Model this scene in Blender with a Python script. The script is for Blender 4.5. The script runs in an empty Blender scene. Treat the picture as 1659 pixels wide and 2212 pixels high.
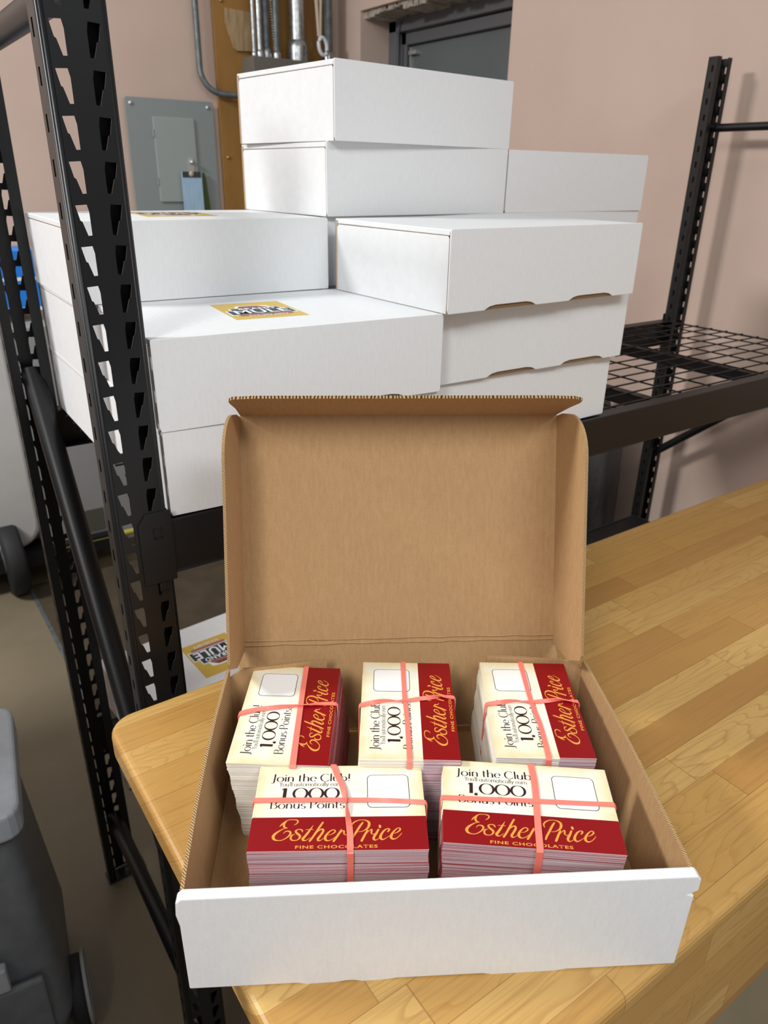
import bpy, math, random
from mathutils import Matrix, Vector
random.seed(7)
SC = bpy.context.scene
COL = SC.collection
U = 0.593            # metres per survey unit
FL = 2.6             # eye height above the floor in survey units
def W3(x, y, z):     # survey units relative to the eye -> metres, floor at z = 0
    return Vector((x*U, y*U, (z+FL)*U))

# ------------------------------------------------------------------ camera
cam = bpy.data.cameras.new('camera')
cam_o = bpy.data.objects.new('camera', cam); COL.objects.link(cam_o)
RV = Vector((0.82020985, -0.57183871, 0.01600909))
UV = Vector((0.22583894, 0.34938743, 0.90935427))
BV = Vector((-0.52559735, -0.74224586, 0.41571446))
m = Matrix.Identity(4)
for i in range(3):
    m[i][0] = RV[i]; m[i][1] = UV[i]; m[i][2] = BV[i]
m.translation = W3(0, 0, 0)
cam_o.matrix_world = m
cam.sensor_fit = 'VERTICAL'; cam.sensor_height = 36.0
cam.lens = 1595.25/2212*36.0
cam.clip_start = 0.02; cam.clip_end = 60
cam.dof.use_dof = True; cam.dof.focus_distance = 0.72; cam.dof.aperture_fstop = 11.0
SC.camera = cam_o

# ------------------------------------------------------------------ world, lamps, exposure
SC.view_settings.view_transform = 'Standard'
SC.view_settings.look = 'None'
SC.view_settings.gamma = 1.0
SC.view_settings.use_curve_mapping = False
SC.view_settings.exposure = 0.0
wd = bpy.data.worlds.new('world'); SC.world = wd; wd.use_nodes = True
bg = wd.node_tree.nodes['Background']
bg.inputs[0].default_value = (0.86, 0.94, 1.0, 1); bg.inputs[1].default_value = 0.36
def area(loc, target, sx, sy, power, col=(1, 1, 1)):
    l = bpy.data.lights.new('ceiling_or_fill_lamp', 'AREA'); l.shape = 'RECTANGLE'
    l.size = sx; l.size_y = sy; l.energy = power; l.color = col
    o = bpy.data.objects.new('ceiling_or_fill_lamp', l); COL.objects.link(o)
    o.location = loc
    d = Vector(target)-Vector(loc)
    o.rotation_euler = d.to_track_quat('-Z', 'Y').to_euler()
    return o
CZ = 3.15
area((-1.9, 2.2, CZ), (-1.2, 2.1, 0), 0.6, 0.6, 118, (1.0, 0.995, 0.98))
area((-1.7, -0.9, CZ), (-0.9, -0.6, 0), 0.5, 1.2, 60, (1.0, 0.985, 0.96))
area((0.7, -1.3, CZ), (1.0, -0.2, 0), 1.2, 0.5, 29, (0.95, 0.985, 1.0))  # fill lamp, added to brighten the box fronts and right of the bench
area((0.6, 2.9, CZ), (0.6, 2.9, 0), 0.5, 1.2, 4, (1.0, 0.98, 0.96))

# ------------------------------------------------------------------ materials
def srgb(r, g, b):
    f = lambda c: (c/255/12.92) if c/255 <= 0.04045 else ((c/255+0.055)/1.055)**2.4
    return (f(r), f(g), f(b), 1)
class NT:
    def __init__(s, name):
        s.m = bpy.data.materials.new(name); s.m.use_nodes = True
        s.t = s.m.node_tree; s.b = s.t.nodes['Principled BSDF']
    def n(s, typ, **kw):
        nd = s.t.nodes.new(typ)
        for k, v in kw.items():
            if k[0] == '_': setattr(nd, k[1:], v)
            else: nd.inputs[k.replace('__', ' ')].default_value = v
        return nd
    def l(s, a, b): s.t.links.new(a, b)
    def ramp(s, fac, stops):
        r = s.n('ShaderNodeValToRGB'); e = r.color_ramp.elements
        while len(e) < len(stops): e.new(0.5)
        for i, (p, c) in enumerate(stops): e[i].position = p; e[i].color = c
        s.l(fac, r.inputs[0]); return r.outputs[0]
    def coords(s, scale=(1, 1, 1)):
        tc = s.n('ShaderNodeTexCoord'); mp = s.n('ShaderNodeMapping'); mp.inputs['Scale'].default_value = scale
        s.l(tc.outputs['Object'], mp.inputs[0]); return mp.outputs[0]
    def noise(s, vec, scale, detail=3, rough=0.55):
        n = s.n('ShaderNodeTexNoise'); n.inputs['Scale'].default_value = scale
        n.inputs['Detail'].default_value = detail; n.inputs['Roughness'].default_value = rough
        s.l(vec, n.inputs['Vector']); return n.outputs[0]
    def mix(s, fac, a, b, typ='MIX'):
        x = s.n('ShaderNodeMix'); x.data_type = 'RGBA'; x.blend_type = typ
        for sock, v in ((x.inputs[0], fac), (x.inputs[6], a), (x.inputs[7], b)):
            if hasattr(v, 'node'): s.l(v, sock)
            else: sock.default_value = v
        return x.outputs[2]
    def math(s, op, a, b=0.0):
        x = s.n('ShaderNodeMath'); x.operation = op
        for sock, v in ((x.inputs[0], a), (x.inputs[1], b)):
            if hasattr(v, 'node'): s.l(v, sock)
            else: sock.default_value = v
        return x.outputs[0]
    def bump(s, h, strength=0.2, dist=0.001):
        b = s.n('ShaderNodeBump'); b.inputs['Strength'].default_value = strength; b.inputs['Distance'].default_value = dist
        s.l(h, b.inputs['Height']); s.l(b.outputs[0], s.b.inputs['Normal'])
    def set(s, col=None, rough=0.5, metal=0.0, spec=0.5):
        if col is not None:
            if hasattr(col, 'node'): s.l(col, s.b.inputs['Base Color'])
            else: s.b.inputs['Base Color'].default_value = col
        s.b.inputs['Roughness'].default_value = rough; s.b.inputs['Metallic'].default_value = metal
        s.b.inputs['Specular IOR Level'].default_value = spec
        return s.m
def plain(name, c, rough=0.5, metal=0.0, spec=0.5):
    t = NT(name); return t.set(srgb(*c), rough, metal, spec)
def mottled(name, c1, c2, scale, rough=0.5, metal=0.0, bump=0.0, dist=0.001, sc=(1, 1, 1), detail=4, spec=0.5, lo=0.35, hi=0.65):
    t = NT(name); v = t.coords(sc); n = t.noise(v, scale, detail)
    c = t.ramp(n, [(lo, srgb(*c1)), (hi, srgb(*c2))])
    if bump: t.bump(n, bump, dist)
    return t.set(c, rough, metal, spec)
M = {}
M['wall'] = mottled('wall_paint', (202, 178, 164), (212, 187, 172), 1.3, 0.75, bump=0.15, dist=0.002, spec=0.3)
M['wall_raw'] = mottled('rough_plaster', (150, 140, 128), (186, 176, 162), 30, 0.9, bump=0.8, dist=0.01)
M['black_steel'] = mottled('black_powder_coat', (14, 14, 16), (19, 19, 21), 900, 0.42, bump=0.1, dist=0.0003, spec=0.4)
M['black_steel'].node_tree.nodes['Principled BSDF'].inputs['Roughness'].default_value = 0.4
M['ply'] = mottled('plywood_board', (148, 106, 48), (166, 122, 60), 6, 0.6, bump=0.1, sc=(1, 1, 0.4))
M['scrap'] = mottled('raw_wood', (150, 124, 88), (184, 156, 116), 40, 0.7, sc=(3, 3, 0.3))
M['panel'] = plain('panel_grey', (142, 150, 149), 0.45)
M['panel_door'] = plain('panel_door_grey', (158, 167, 164), 0.45)
M['galv'] = mottled('galvanised_steel', (150, 152, 152), (196, 198, 198), 60, 0.32, 0.9)
M['galv_dull'] = mottled('dull_conduit', (98, 104, 106), (122, 128, 130), 40, 0.45, 0.5)
M['boxgrey'] = plain('junction_box_grey', (112, 106, 98), 0.5)
M['white_plastic'] = plain('white_plastic', (225, 225, 230), 0.4)
M['cord_beige'] = plain('beige_cord', (200, 184, 160), 0.6)
M['door_frame'] = plain('door_frame_grey', (98, 99, 102), 0.5)
M['door'] = mottled('door_grey', (94, 102, 102), (100, 108, 108), 3, 0.5)
M['aluminium'] = plain('aluminium', (205, 205, 205), 0.35, 0.7)
M['rubber'] = plain('black_rubber', (28, 28, 30), 0.7)
M['black_plastic'] = plain('black_plastic', (20, 20, 22), 0.45)
M['appliance'] = mottled('white_appliance_shell', (196, 196, 194), (206, 206, 204), 4, 0.5)
M['appliance_grey'] = plain('grey_appliance_panel', (150, 150, 150), 0.5)
M['recess'] = plain('dark_recess', (84, 84, 74), 0.6)
M['yellow'] = plain('yellow_bar', (176, 168, 70), 0.5)
M['blue'] = mottled('blue_carton', (20, 120, 215), (28, 130, 228), 5, 0.5)
M['white_print'] = plain('white_print', (235, 238, 240), 0.5)
M['tote'] = mottled('grey_tote', (104, 108, 112), (114, 118, 122), 30, 0.45, bump=0.1)
M['tote_lid'] = mottled('grey_tote_lid', (160, 166, 172), (172, 178, 184), 30, 0.45, bump=0.1)
M['brass'] = plain('brass', (190, 160, 110), 0.3, 0.9)
M['green'] = plain('green_card', (70, 90, 40), 0.6)
M['lightblue'] = mottled('light_blue_card', (160, 190, 215), (176, 208, 232), 40, 0.5, sc=(4, 4, 0.3))
M['darkgrey'] = plain('dark_grey', (60, 62, 66), 0.6)
M['cloth_grey'] = mottled('grey_bag', (70, 66, 64), (90, 86, 82), 6, 0.7, bump=0.5, dist=0.02)
# concrete floor
t = NT('concrete_floor'); v = t.coords()
c = t.ramp(t.noise(v, 1.6, 6, 0.6), [(0.3, srgb(110, 100, 80)), (0.7, srgb(130, 119, 97))])
st = t.ramp(t.noise(v, 7.0, 6, 0.7), [(0.66, (0, 0, 0, 1)), (0.72, (1, 1, 1, 1))])
c = t.mix(t.math('MULTIPLY', st, 0.55), c, srgb(84, 70, 52))
t.bump(t.noise(v, 40, 4), 0.15, 0.004); M['floor'] = t.set(c, 0.5, 0, 0.4)
# white corrugated board
def board(name, c1, c2, flute_axis=0, strength=0.10, rough=0.55):
    t = NT(name); tc = t.n('ShaderNodeTexCoord')
    w = t.n('ShaderNodeTexWave'); w.bands_direction = 'XYZ'[flute_axis]; w.inputs['Scale'].default_value = 42
    w.inputs['Distortion'].default_value = 1.2; w.inputs['Detail'].default_value = 2
    t.l(tc.outputs['Object'], w.inputs[0])
    mp = t.n('ShaderNodeMapping'); mp.inputs['Scale'].default_value = [(5, 1, 1), (1, 5, 1), (1, 1, 5)][flute_axis]
    t.l(tc.outputs['Object'], mp.inputs[0])
    n = t.noise(mp.outputs[0], 60, 5, 0.7)
    n2 = t.noise(tc.outputs['Object'], 900, 2, 0.7)
    f = t.math('ADD', t.math('MULTIPLY', n, 0.5), t.math('MULTIPLY', n2, 0.5))
    c = t.ramp(f, [(0.38, srgb(*c1)), (0.62, srgb(*c2))])
    h = t.math('ADD', t.math('MULTIPLY', w.outputs[1], 0.5), t.math('MULTIPLY', n, 0.5))
    t.bump(h, strength, 0.0012); return t.set(c, rough, 0, 0.3)
M['white_board'] = board('white_cardboard', (221, 222, 223), (229, 230, 231), 0, 0.07)
M['kraft'] = board('kraft_cardboard', (172, 136, 94), (186, 150, 108), 0, 0.13, 0.8)
M['kraft_side'] = board('kraft_cardboard_side', (172, 136, 94), (186, 150, 108), 1, 0.13, 0.8)
t = NT('fluted_edge'); tc = t.n('ShaderNodeTexCoord')
w = t.n('ShaderNodeTexWave'); w.bands_direction = 'DIAGONAL'; w.inputs['Scale'].default_value = 230; w.inputs['Distortion'].default_value = 2.5
t.l(tc.outputs['Object'], w.inputs[0])
M['flute'] = t.set(t.ramp(w.outputs[1], [(0.1, srgb(96, 70, 42)), (0.5, srgb(190, 158, 116))]), 0.85, 0, 0.1)
M['kraft_edge'] = plain('kraft_edge', (168, 130, 88), 0.85)
# butcher block
t = NT('butcher_block'); tc = t.n('ShaderNodeTexCoord'); sp = t.n('ShaderNodeSeparateXYZ'); t.l(tc.outputs['Object'], sp.inputs[0])
X, Y = sp.outputs[0], t.math('ADD', sp.outputs[1], t.math('MULTIPLY', sp.outputs[2], 1.0))
SWD, SLN = 0.043, 0.42
row = t.math('FLOOR', t.math('DIVIDE', Y, SWD))
wn = t.n('ShaderNodeTexWhiteNoise'); wn.noise_dimensions = '1D'; t.l(row, wn.inputs['W'])
xo = t.math('ADD', t.math('DIVIDE', X, SLN), t.math('MULTIPLY', wn.outputs[0], 7.3))
colm = t.math('FLOOR', xo)
wn2 = t.n('ShaderNodeTexWhiteNoise'); wn2.noise_dimensions = '2D'
cb = t.n('ShaderNodeCombineXYZ'); t.l(row, cb.inputs[0]); t.l(colm, cb.inputs[1]); t.l(cb.outputs[0], wn2.inputs[0])
rnd = wn2.outputs[0]
base = t.ramp(rnd, [(0.0, srgb(164, 118, 60)), (0.3, srgb(180, 136, 72)), (0.65, srgb(188, 146, 80)), (1.0, srgb(202, 164, 98))])
off = t.n('ShaderNodeCombineXYZ'); t.l(t.math('MULTIPLY', X, 0.16), off.inputs[0]); t.l(Y, off.inputs[1]); t.l(t.math('MULTIPLY', rnd, 9.0), off.inputs[2])
g1 = t.n('ShaderNodeTexNoise'); g1.inputs['Scale'].default_value = 13; g1.inputs['Detail'].default_value = 3; g1.inputs['Roughness'].default_value = 0.4; t.l(off.outputs[0], g1.inputs[0])
rings = t.math('FRACT', t.math('MULTIPLY', g1.outputs[0], 30.0))
rg = t.ramp(rings, [(0.0, (0, 0, 0, 1)), (0.72, (0.15, 0.15, 0.15, 1)), (0.93, (1, 1, 1, 1)), (1.0, (0, 0, 0, 1))])
c = t.mix(t.math('MULTIPLY', rg, t.math('MULTIPLY', wn2.outputs[0], 0.42)), base, srgb(146, 98, 44))
off2 = t.n('ShaderNodeCombineXYZ'); t.l(t.math('MULTIPLY', X, 0.03), off2.inputs[0]); t.l(Y, off2.inputs[1]); t.l(t.math('MULTIPLY', rnd, 3.0), off2.inputs[2])
g2 = t.n('ShaderNodeTexNoise'); g2.inputs['Scale'].default_value = 260; g2.inputs['Detail'].default_value = 3; t.l(off2.outputs[0], g2.inputs[0])
c = t.mix(t.ramp(g2.outputs[0], [(0.5, (0, 0, 0, 1)), (0.75, (0.45, 0.45, 0.45, 1))]), c, srgb(150, 104, 52))
jy = t.math('FRACT', t.math('DIVIDE', Y, SWD)); jx = t.math('FRACT', xo)
j = t.math('MAXIMUM', t.math('LESS_THAN', jy, 0.02), t.math('LESS_THAN', jx, 0.003))
c = t.mix(t.math('MULTIPLY', j, 0.5), c, srgb(120, 78, 34))
M['wood'] = t.set(c, 0.32, 0, 0.5)
# cards
t = NT('card_parchment'); v = t.coords()
sp = t.n('ShaderNodeSeparateXYZ'); t.l(v, sp.inputs[0])
ex = t.math('DIVIDE', t.math('ABSOLUTE', sp.outputs[0]), 0.0737); ey = t.math('DIVIDE', sp.outputs[1], 0.047)
e = t.math('POWER', t.math('MAXIMUM', ex, ey), 5.0)
n = t.noise(v, 45, 4, 0.6)
f = t.math('ADD', t.math('MULTIPLY', e, 0.55), t.math('SUBTRACT', t.math('MULTIPLY', n, 0.9), 0.38))
M['parchment'] = t.set(t.ramp(f, [(0.0, srgb(238, 238, 228)), (0.3, srgb(240, 234, 208)), (0.66, srgb(232, 216, 168)), (1.0, srgb(198, 162, 104))]), 0.4)
M['card_red'] = plain('card_red', (138, 8, 16), 0.42, 0, 0.35)
M['gold'] = plain('card_gold', (226, 158, 70), 0.45)
M['ink'] = plain('dark_ink', (48, 22, 24), 0.5)
M['ink_light'] = plain('grey_brown_ink', (112, 98, 76), 0.5)
M['white_ink'] = plain('white_panel', (246, 246, 244), 0.45)
t = NT('card_edges'); tc = t.n('ShaderNodeTexCoord'); sp = t.n('ShaderNodeSeparateXYZ'); t.l(tc.outputs['Object'], sp.inputs[0])
oi = t.n('ShaderNodeObjectInfo'); ge = t.n('ShaderNodeNewGeometry')
r = t.math('FRACT', t.math('ADD', oi.outputs['Random'], ge.outputs['Random Per Island']))
cw = t.ramp(r, [(0.0, srgb(200, 190, 178)), (0.3, srgb(232, 228, 222)), (0.8, srgb(240, 236, 232)), (1.0, srgb(206, 190, 160))])
cl = t.ramp(r, [(0.0, srgb(150, 60, 80)), (0.05, srgb(200, 182, 192)), (0.5, srgb(222, 210, 218)), (0.94, srgb(206, 188, 198)), (1.0, srgb(150, 40, 56))])
M['card_edge'] = t.set(t.mix(t.math('LESS_THAN', sp.outputs[1], -0.0125), cw, cl), 0.7)
M['band'] = plain('coral_rubber', (252, 132, 116), 0.45)
M['sticker'] = plain('gold_sticker', (206, 172, 70), 0.4)
M['navy'] = plain('navy_ink', (30, 48, 58), 0.45)
M['brown_ink'] = plain('brown_ink', (110, 62, 52), 0.5)
M['pink_ink'] = plain('dusty_red_ink', (168, 100, 88), 0.5)

t = NT('card_face'); tc = t.n('ShaderNodeTexCoord'); sp = t.n('ShaderNodeSeparateXYZ'); t.l(tc.outputs['Object'], sp.inputs[0])
M['card_face'] = t.set(t.mix(t.math('LESS_THAN', sp.outputs[1], -0.0125), srgb(240, 234, 214), srgb(150, 16, 28)), 0.4)

t = NT('fluted_edge_dark'); tc = t.n('ShaderNodeTexCoord')
w = t.n('ShaderNodeTexWave'); w.bands_direction = 'X'; w.inputs['Scale'].default_value = 88; w.inputs['Distortion'].default_value = 5.0; w.inputs['Detail'].default_value = 3
t.l(tc.outputs['Object'], w.inputs[0])
M['flute_dark'] = t.set(t.ramp(w.outputs[1], [(0.25, srgb(70, 50, 32)), (0.6, srgb(184, 150, 110))]), 0.85, 0, 0.1)
M['kraft_dark'] = plain('inner_kraft_flap', (124, 96, 66), 0.85)  # darker kraft brown of the flap behind the die-cut slots
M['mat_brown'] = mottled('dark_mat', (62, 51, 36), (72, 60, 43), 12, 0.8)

# ------------------------------------------------------------------ mesh helpers
class MB:
    def __init__(s): s.v = []; s.f = []; s.mi = []; s.sm = []
    def add(s, vs, fs, mi=0, smooth=False):
        o = len(s.v); s.v += [tuple(p) for p in vs]
        for f in fs:
            s.f.append(tuple(o+i for i in f)); s.mi.append(mi); s.sm.append(smooth)
    def box(s, a, b, mi=0, mis=None):
        x0, y0, z0 = a; x1, y1, z1 = b
        vs = [(x0,y0,z0),(x1,y0,z0),(x1,y1,z0),(x0,y1,z0),(x0,y0,z1),(x1,y0,z1),(x1,y1,z1),(x0,y1,z1)]
        fs = [(0,3,2,1),(4,5,6,7),(0,1,5,4),(1,2,6,5),(2,3,7,6),(3,0,4,7)]   # -z +z -y +x +y -x
        for k, f in enumerate(fs): s.add([vs[i] for i in f], [(0,1,2,3)], mis[k] if mis else mi)
    def plate(s, pts, o, ex, ey, en, th, m_front=0, m_back=0, m_edge=0):
        o, ex, ey, en = Vector(o), Vector(ex), Vector(ey), Vector(en)
        n = len(pts)
        a = [o+ex*p[0]+ey*p[1] for p in pts]; b = [p+en*th for p in a]
        flip = ex.cross(ey).dot(en) < 0
        s.add(a, [tuple(range(n)) if flip else tuple(reversed(range(n)))], m_back)
        s.add(b, [tuple(reversed(range(n))) if flip else tuple(range(n))], m_front)
        for i in range(n):
            j = (i+1) % n
            q = [a[i], a[j], b[j], b[i]]
            s.add(q, [(3,2,1,0) if flip else (0,1,2,3)], m_edge)
    def tube(s, path, r, seg=12, mi=0, caps=True, flat=1.0):
        path = [Vector(p) for p in path]; rings = []
        up = Vector((0.13, 0.21, 0.97))
        for i, p in enumerate(path):
            d = (path[min(i+1, len(path)-1)]-path[max(i-1, 0)]).normalized()
            if abs(d.dot(up)) > 0.95: u = d.cross(Vector((1, 0.1, 0))).normalized()
            else: u = d.cross(up).normalized()
            w = d.cross(u)
            rings.append([p+u*math.cos(2*math.pi*k/seg)*r+w*math.sin(2*math.pi*k/seg)*r*flat for k in range(seg)])
        vs = [v for rg in rings for v in rg]; fs = []
        for i in range(len(path)-1):
            for k in range(seg):
                k2 = (k+1) % seg
                fs.append((i*seg+k, i*seg+k2, (i+1)*seg+k2, (i+1)*seg+k))
        s.add(vs, fs, mi, True)
        if caps:
            s.add(rings[0], [tuple(reversed(range(seg)))], mi); s.add(rings[-1], [tuple(range(seg))], mi)
    def lathe(s, prof, c=(0, 0, 0), axis='z', seg=32, mi=0):
        vs = []; fs = []
        for (r, h) in prof:
            for k in range(seg):
                a = 2*math.pi*k/seg; x, y = r*math.cos(a), r*math.sin(a)
                p = {'z': (x, y, h), 'x': (h, x, y), 'y': (x, h, y)}[axis]
                vs.append((c[0]+p[0], c[1]+p[1], c[2]+p[2]))
        for i in range(len(prof)-1):
            for k in range(seg):
                k2 = (k+1) % seg
                fs.append((i*seg+k, i*seg+k2, (i+1)*seg+k2, (i+1)*seg+k))
        s.add(vs, fs, mi, True)
    def ribbon(s, pts, z, mi=0, sub=5, cap=True):
        """flat ink stroke in the xy plane from (x, y, width) points"""
        if len(pts) == 2: dense = pts
        else:
            P = [pts[0]]+list(pts)+[pts[-1]]; dense = []
            for i in range(1, len(P)-2):
                for k in range(sub):
                    t = k/sub; q = []
                    for c in range(3):
                        a, b, d, e = P[i-1][c], P[i][c], P[i+1][c], P[i+2][c]
                        q.append(0.5*((2*b)+(-a+d)*t+(2*a-5*b+4*d-e)*t*t+(-a+3*b-3*d+e)*t**3))
                    dense.append(q)
            dense.append(pts[-1])
        vs = []
        for i, p in enumerate(dense):
            a = dense[max(i-1, 0)]; b = dense[min(i+1, len(dense)-1)]
            dx, dy = b[0]-a[0], b[1]-a[1]; L = math.hypot(dx, dy) or 1
            nx, ny = -dy/L*p[2]/2, dx/L*p[2]/2
            vs += [(p[0]+nx, p[1]+ny, z), (p[0]-nx, p[1]-ny, z)]
        s.add(vs, [(2*i, 2*i+1, 2*i+3, 2*i+2) for i in range(len(dense)-1)], mi)
        if cap:
            for p in (dense[0], dense[-1]):
                if p[2] > 0.0009:
                    c = [(p[0]+math.cos(k*math.pi/4)*p[2]/2, p[1]+math.sin(k*math.pi/4)*p[2]/2, z) for k in range(8)]
                    s.add(c, [tuple(range(8))], mi)
    def build(s, name, mats, parent=None, loc=None, rot=None, bevel=0, seg=2, hide=False):
        me = bpy.data.meshes.new(name); me.from_pydata(s.v, [], s.f)
        for mm in (mats if isinstance(mats, (list, tuple)) else [mats]): me.materials.append(M[mm] if isinstance(mm, str) else mm)
        me.polygons.foreach_set('material_index', s.mi); me.polygons.foreach_set('use_smooth', s.sm); me.update()
        if bevel:
            import bmesh
            bm = bmesh.new(); bm.from_mesh(me); bmesh.ops.remove_doubles(bm, verts=bm.verts, dist=1e-6); bm.to_mesh(me); bm.free()
        o = bpy.data.objects.new(name, me); COL.objects.link(o)
        if parent: o.parent = parent
        if loc: o.location = loc
        if rot: o.rotation_euler = rot
        if bevel:
            b = o.modifiers.new('bevel', 'BEVEL'); b.width = bevel; b.segments = seg; b.limit_method = 'ANGLE'; b.angle_limit = math.radians(40)
        return o
def tag(o, label, cat, group=None):
    o['label'] = label; o['category'] = cat
    if group: o['group'] = group
    return o
def thing(name, label, cat, loc=(0, 0, 0), rz=0.0, group=None):
    o = bpy.data.objects.new(name, None); COL.objects.link(o); o.location = loc; o.rotation_euler = (0, 0, rz)
    o.empty_display_size = 0.05
    return tag(o, label, cat, group)
def struct(o): o['kind'] = 'structure'; return o
def copy_tree(o, parent=None, skip=()):
    c = o.copy(); COL.objects.link(c); c.parent = parent
    for ch in list(o.children):
        if ch.name.split('.')[0] not in skip: copy_tree(ch, c)
    return c
def text_mesh(name, s, size, mat, parent, loc, rot=(0, 0, 0), sx=1.0, off=0.0, space=1.0, align='CENTER', shear=0.0):
    cu = bpy.data.curves.new(name, 'FONT'); cu.body = s; cu.size = size; cu.offset = off; cu.space_character = space
    cu.align_x = align; cu.align_y = 'CENTER'; cu.fill_mode = 'FRONT'; cu.dimensions = '2D'; cu.shear = shear; cu.resolution_u = 3
    tmp = bpy.data.objects.new('tmp', cu); COL.objects.link(tmp); bpy.context.view_layer.update()
    me = bpy.data.meshes.new_from_object(tmp.evaluated_get(bpy.context.evaluated_depsgraph_get()))
    bpy.data.objects.remove(tmp); me.materials.clear(); me.materials.append(M[mat]); me.name = name
    o = bpy.data.objects.new(name, me); COL.objects.link(o); o.parent = parent; o.location = loc; o.rotation_euler = rot; o.scale = (sx, 1, 1)
    return o

# ------------------------------------------------------------------ room
XW, YW = 3.665*U, 5.93*U          # right wall plane, back wall plane
CEIL = 3.3
g = MB(); g.box((-3.2, -2.4, -0.1), (XW+1.2, YW+0.2, 0)); struct(g.build('floor', 'floor'))
g = MB(); g.box((-3.2, YW, 0), (XW+0.6, YW+0.15, CEIL)); struct(g.build('wall_back', 'wall'))
# right wall with the door recess; far jamb at y = 5.6, near edge at y = 3.92
ya, yb_, zh = 3.925*U, 5.6*U, (1.128+FL)*U
g = MB(); g.box((-0.98*U, -1.5*U, 0), (-0.90*U, 2.45*U, 2.4*U)); g.box((-0.98*U, 2.45*U, 0), (-0.90*U, 3.63*U, 2.95*U)); struct(g.build('shade_partition', 'wall'))   # unseen low partition just outside the frame, added to shade the floor
g = MB(); g.box((XW, -2.4, 0), (XW+0.5, ya, CEIL)); g.box((XW, yb_, 0), (XW+0.5, YW, CEIL)); g.box((XW, ya, zh), (XW+0.5, yb_, CEIL))
struct(g.build('wall_right', 'wall'))
xd = 3.93*U
g = MB()
random.seed(3)
for k in range(26):
    y = ya+0.02+k*(yb_-ya-0.06)/25; w = 0.03+random.random()*0.03
    g.box((XW-0.0+0.02, y, zh-0.012-random.random()*0.02), (xd+0.01, y+w, zh+0.002))
rl = g.build('trim_1', 'wall_raw', bevel=0.004); struct(rl)
g = MB()
g.box((xd, ya, 0), (xd+0.1, ya+0.05, zh)); g.box((xd, yb_-0.06, 0), (xd+0.1, yb_, zh)); g.box((xd, ya, zh-0.075), (xd+0.1, yb_, zh-0.012))
fr = g.build('trim_2', 'door_frame', bevel=0.004); struct(fr)
g = MB(); g.box((xd+0.03, ya+0.05, 0), (xd+0.1, ya+0.075, zh-0.075)); g.box((xd+0.03, yb_-0.1, 0), (xd+0.1, yb_-0.06, zh-0.075)); g.box((xd+0.03, ya+0.05, zh-0.125), (xd+0.1, yb_-0.06, zh-0.075))
struct(g.build('trim_3', 'door_frame', bevel=0.004))
g = MB(); g.box((xd+0.055, ya+0.075, 0.005), (xd+0.1, yb_-0.103, zh-0.128)); dr = struct(g.build('door_1', 'door'))
g = MB(); g.box((xd+0.042, yb_-0.122, 0.01), (xd+0.06, yb_-0.112, zh-0.135)); g.box((xd+0.03, yb_-0.175, zh-0.165), (xd+0.056, yb_-0.118, zh-0.15))
g.build('weather_strip', 'aluminium', dr)
g = MB(); g.tube([(xd-0.004, yb_-0.15, zh-0.02), (xd-0.006, yb_-0.1, zh-0.03), (xd-0.006, yb_-0.085, zh-0.09), (xd-0.006, yb_-0.085, zh-0.5), (xd-0.006, yb_-0.085, 0.3)], 0.005, 8)
g.build('door_wire', 'door_frame', dr)
# a thin metal joint strip let into the concrete
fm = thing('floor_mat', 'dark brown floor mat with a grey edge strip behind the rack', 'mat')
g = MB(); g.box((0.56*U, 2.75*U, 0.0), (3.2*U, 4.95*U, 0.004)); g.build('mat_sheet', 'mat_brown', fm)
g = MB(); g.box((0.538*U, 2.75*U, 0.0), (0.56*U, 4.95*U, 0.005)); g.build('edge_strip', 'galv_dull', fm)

# ------------------------------------------------------------------ electrical wall
yw = YW
def on_back(x, z): return (x*U, yw, (z+FL)*U)
x0, x1, z0, z1 = 2.592*U, 3.60*U, 0.5, (1.19+FL)*U
g = MB(); g.plate([(0,0),(x1-x0,0),(x1-x0,z1-z0-0.015),(x1-x0-0.02,z1-z0),(0.45,z1-z0+0.02),(0.44,z1-z0+0.4),(0,z1-z0+0.4)], (x0, yw-0.0015, z0), (1,0,0), (0,0,1), (0,-1,0), 0.0165)
bd = g.build('plywood_backboard', 'ply', bevel=0.002)
tag(bd, 'orange-brown plywood backboard fixed to the wall behind the tall stack of boxes', 'board')
for i, (px, pz) in enumerate(((2.66, 1.12), (3.56, 1.10), (2.64, 0.1), (3.55, 0.2))):
    g = MB(); g.lathe([(0.0, -0.006), (0.006, -0.006), (0.008, 0)], (px*U, yw-0.018, (pz+FL)*U), 'y', 12); g.build('screw', 'brass', bd)
# breaker panel
px0, px1, pz0, pz1 = 1.878*U, 2.538*U, (-0.62+FL)*U, (0.470+FL)*U
pt = thing('breaker_panel', 'grey electrical breaker panel on the wall left of the plywood', 'electrical panel', (0, 0, 0))
def rrect(x0, z0, x1, z1, r, n=4):
    out = []
    for cx_, cz_, a0 in ((x1-r, z0+r, -90), (x1-r, z1-r, 0), (x0+r, z1-r, 90), (x0+r, z0+r, 180)):
        for k in range(n+1):
            a = math.radians(a0+90*k/n); out.append((cx_+r*math.cos(a), cz_+r*math.sin(a)))
    return out
g = MB(); g.plate(rrect(px0, pz0, px1, pz1, 0.012), (0, yw-0.02, 0), (1,0,0), (0,0,1), (0,-1,0), 0.004)
g.plate(rrect(px0+0.03, pz0+0.03, px1-0.03, pz1-0.03, 0.01), (0, yw, 0), (1,0,0), (0,0,1), (0,-1,0), 0.02); g.build('cover', 'panel', pt, bevel=0.001)
g = MB(); g.plate(rrect(2.065*U, (-0.215+FL)*U, 2.375*U, (0.352+FL)*U, 0.006), (0, yw-0.024, 0), (1,0,0), (0,0,1), (0,-1,0), 0.008)
pd = g.build('panel_door', 'panel_door', pt, bevel=0.002)
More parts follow.
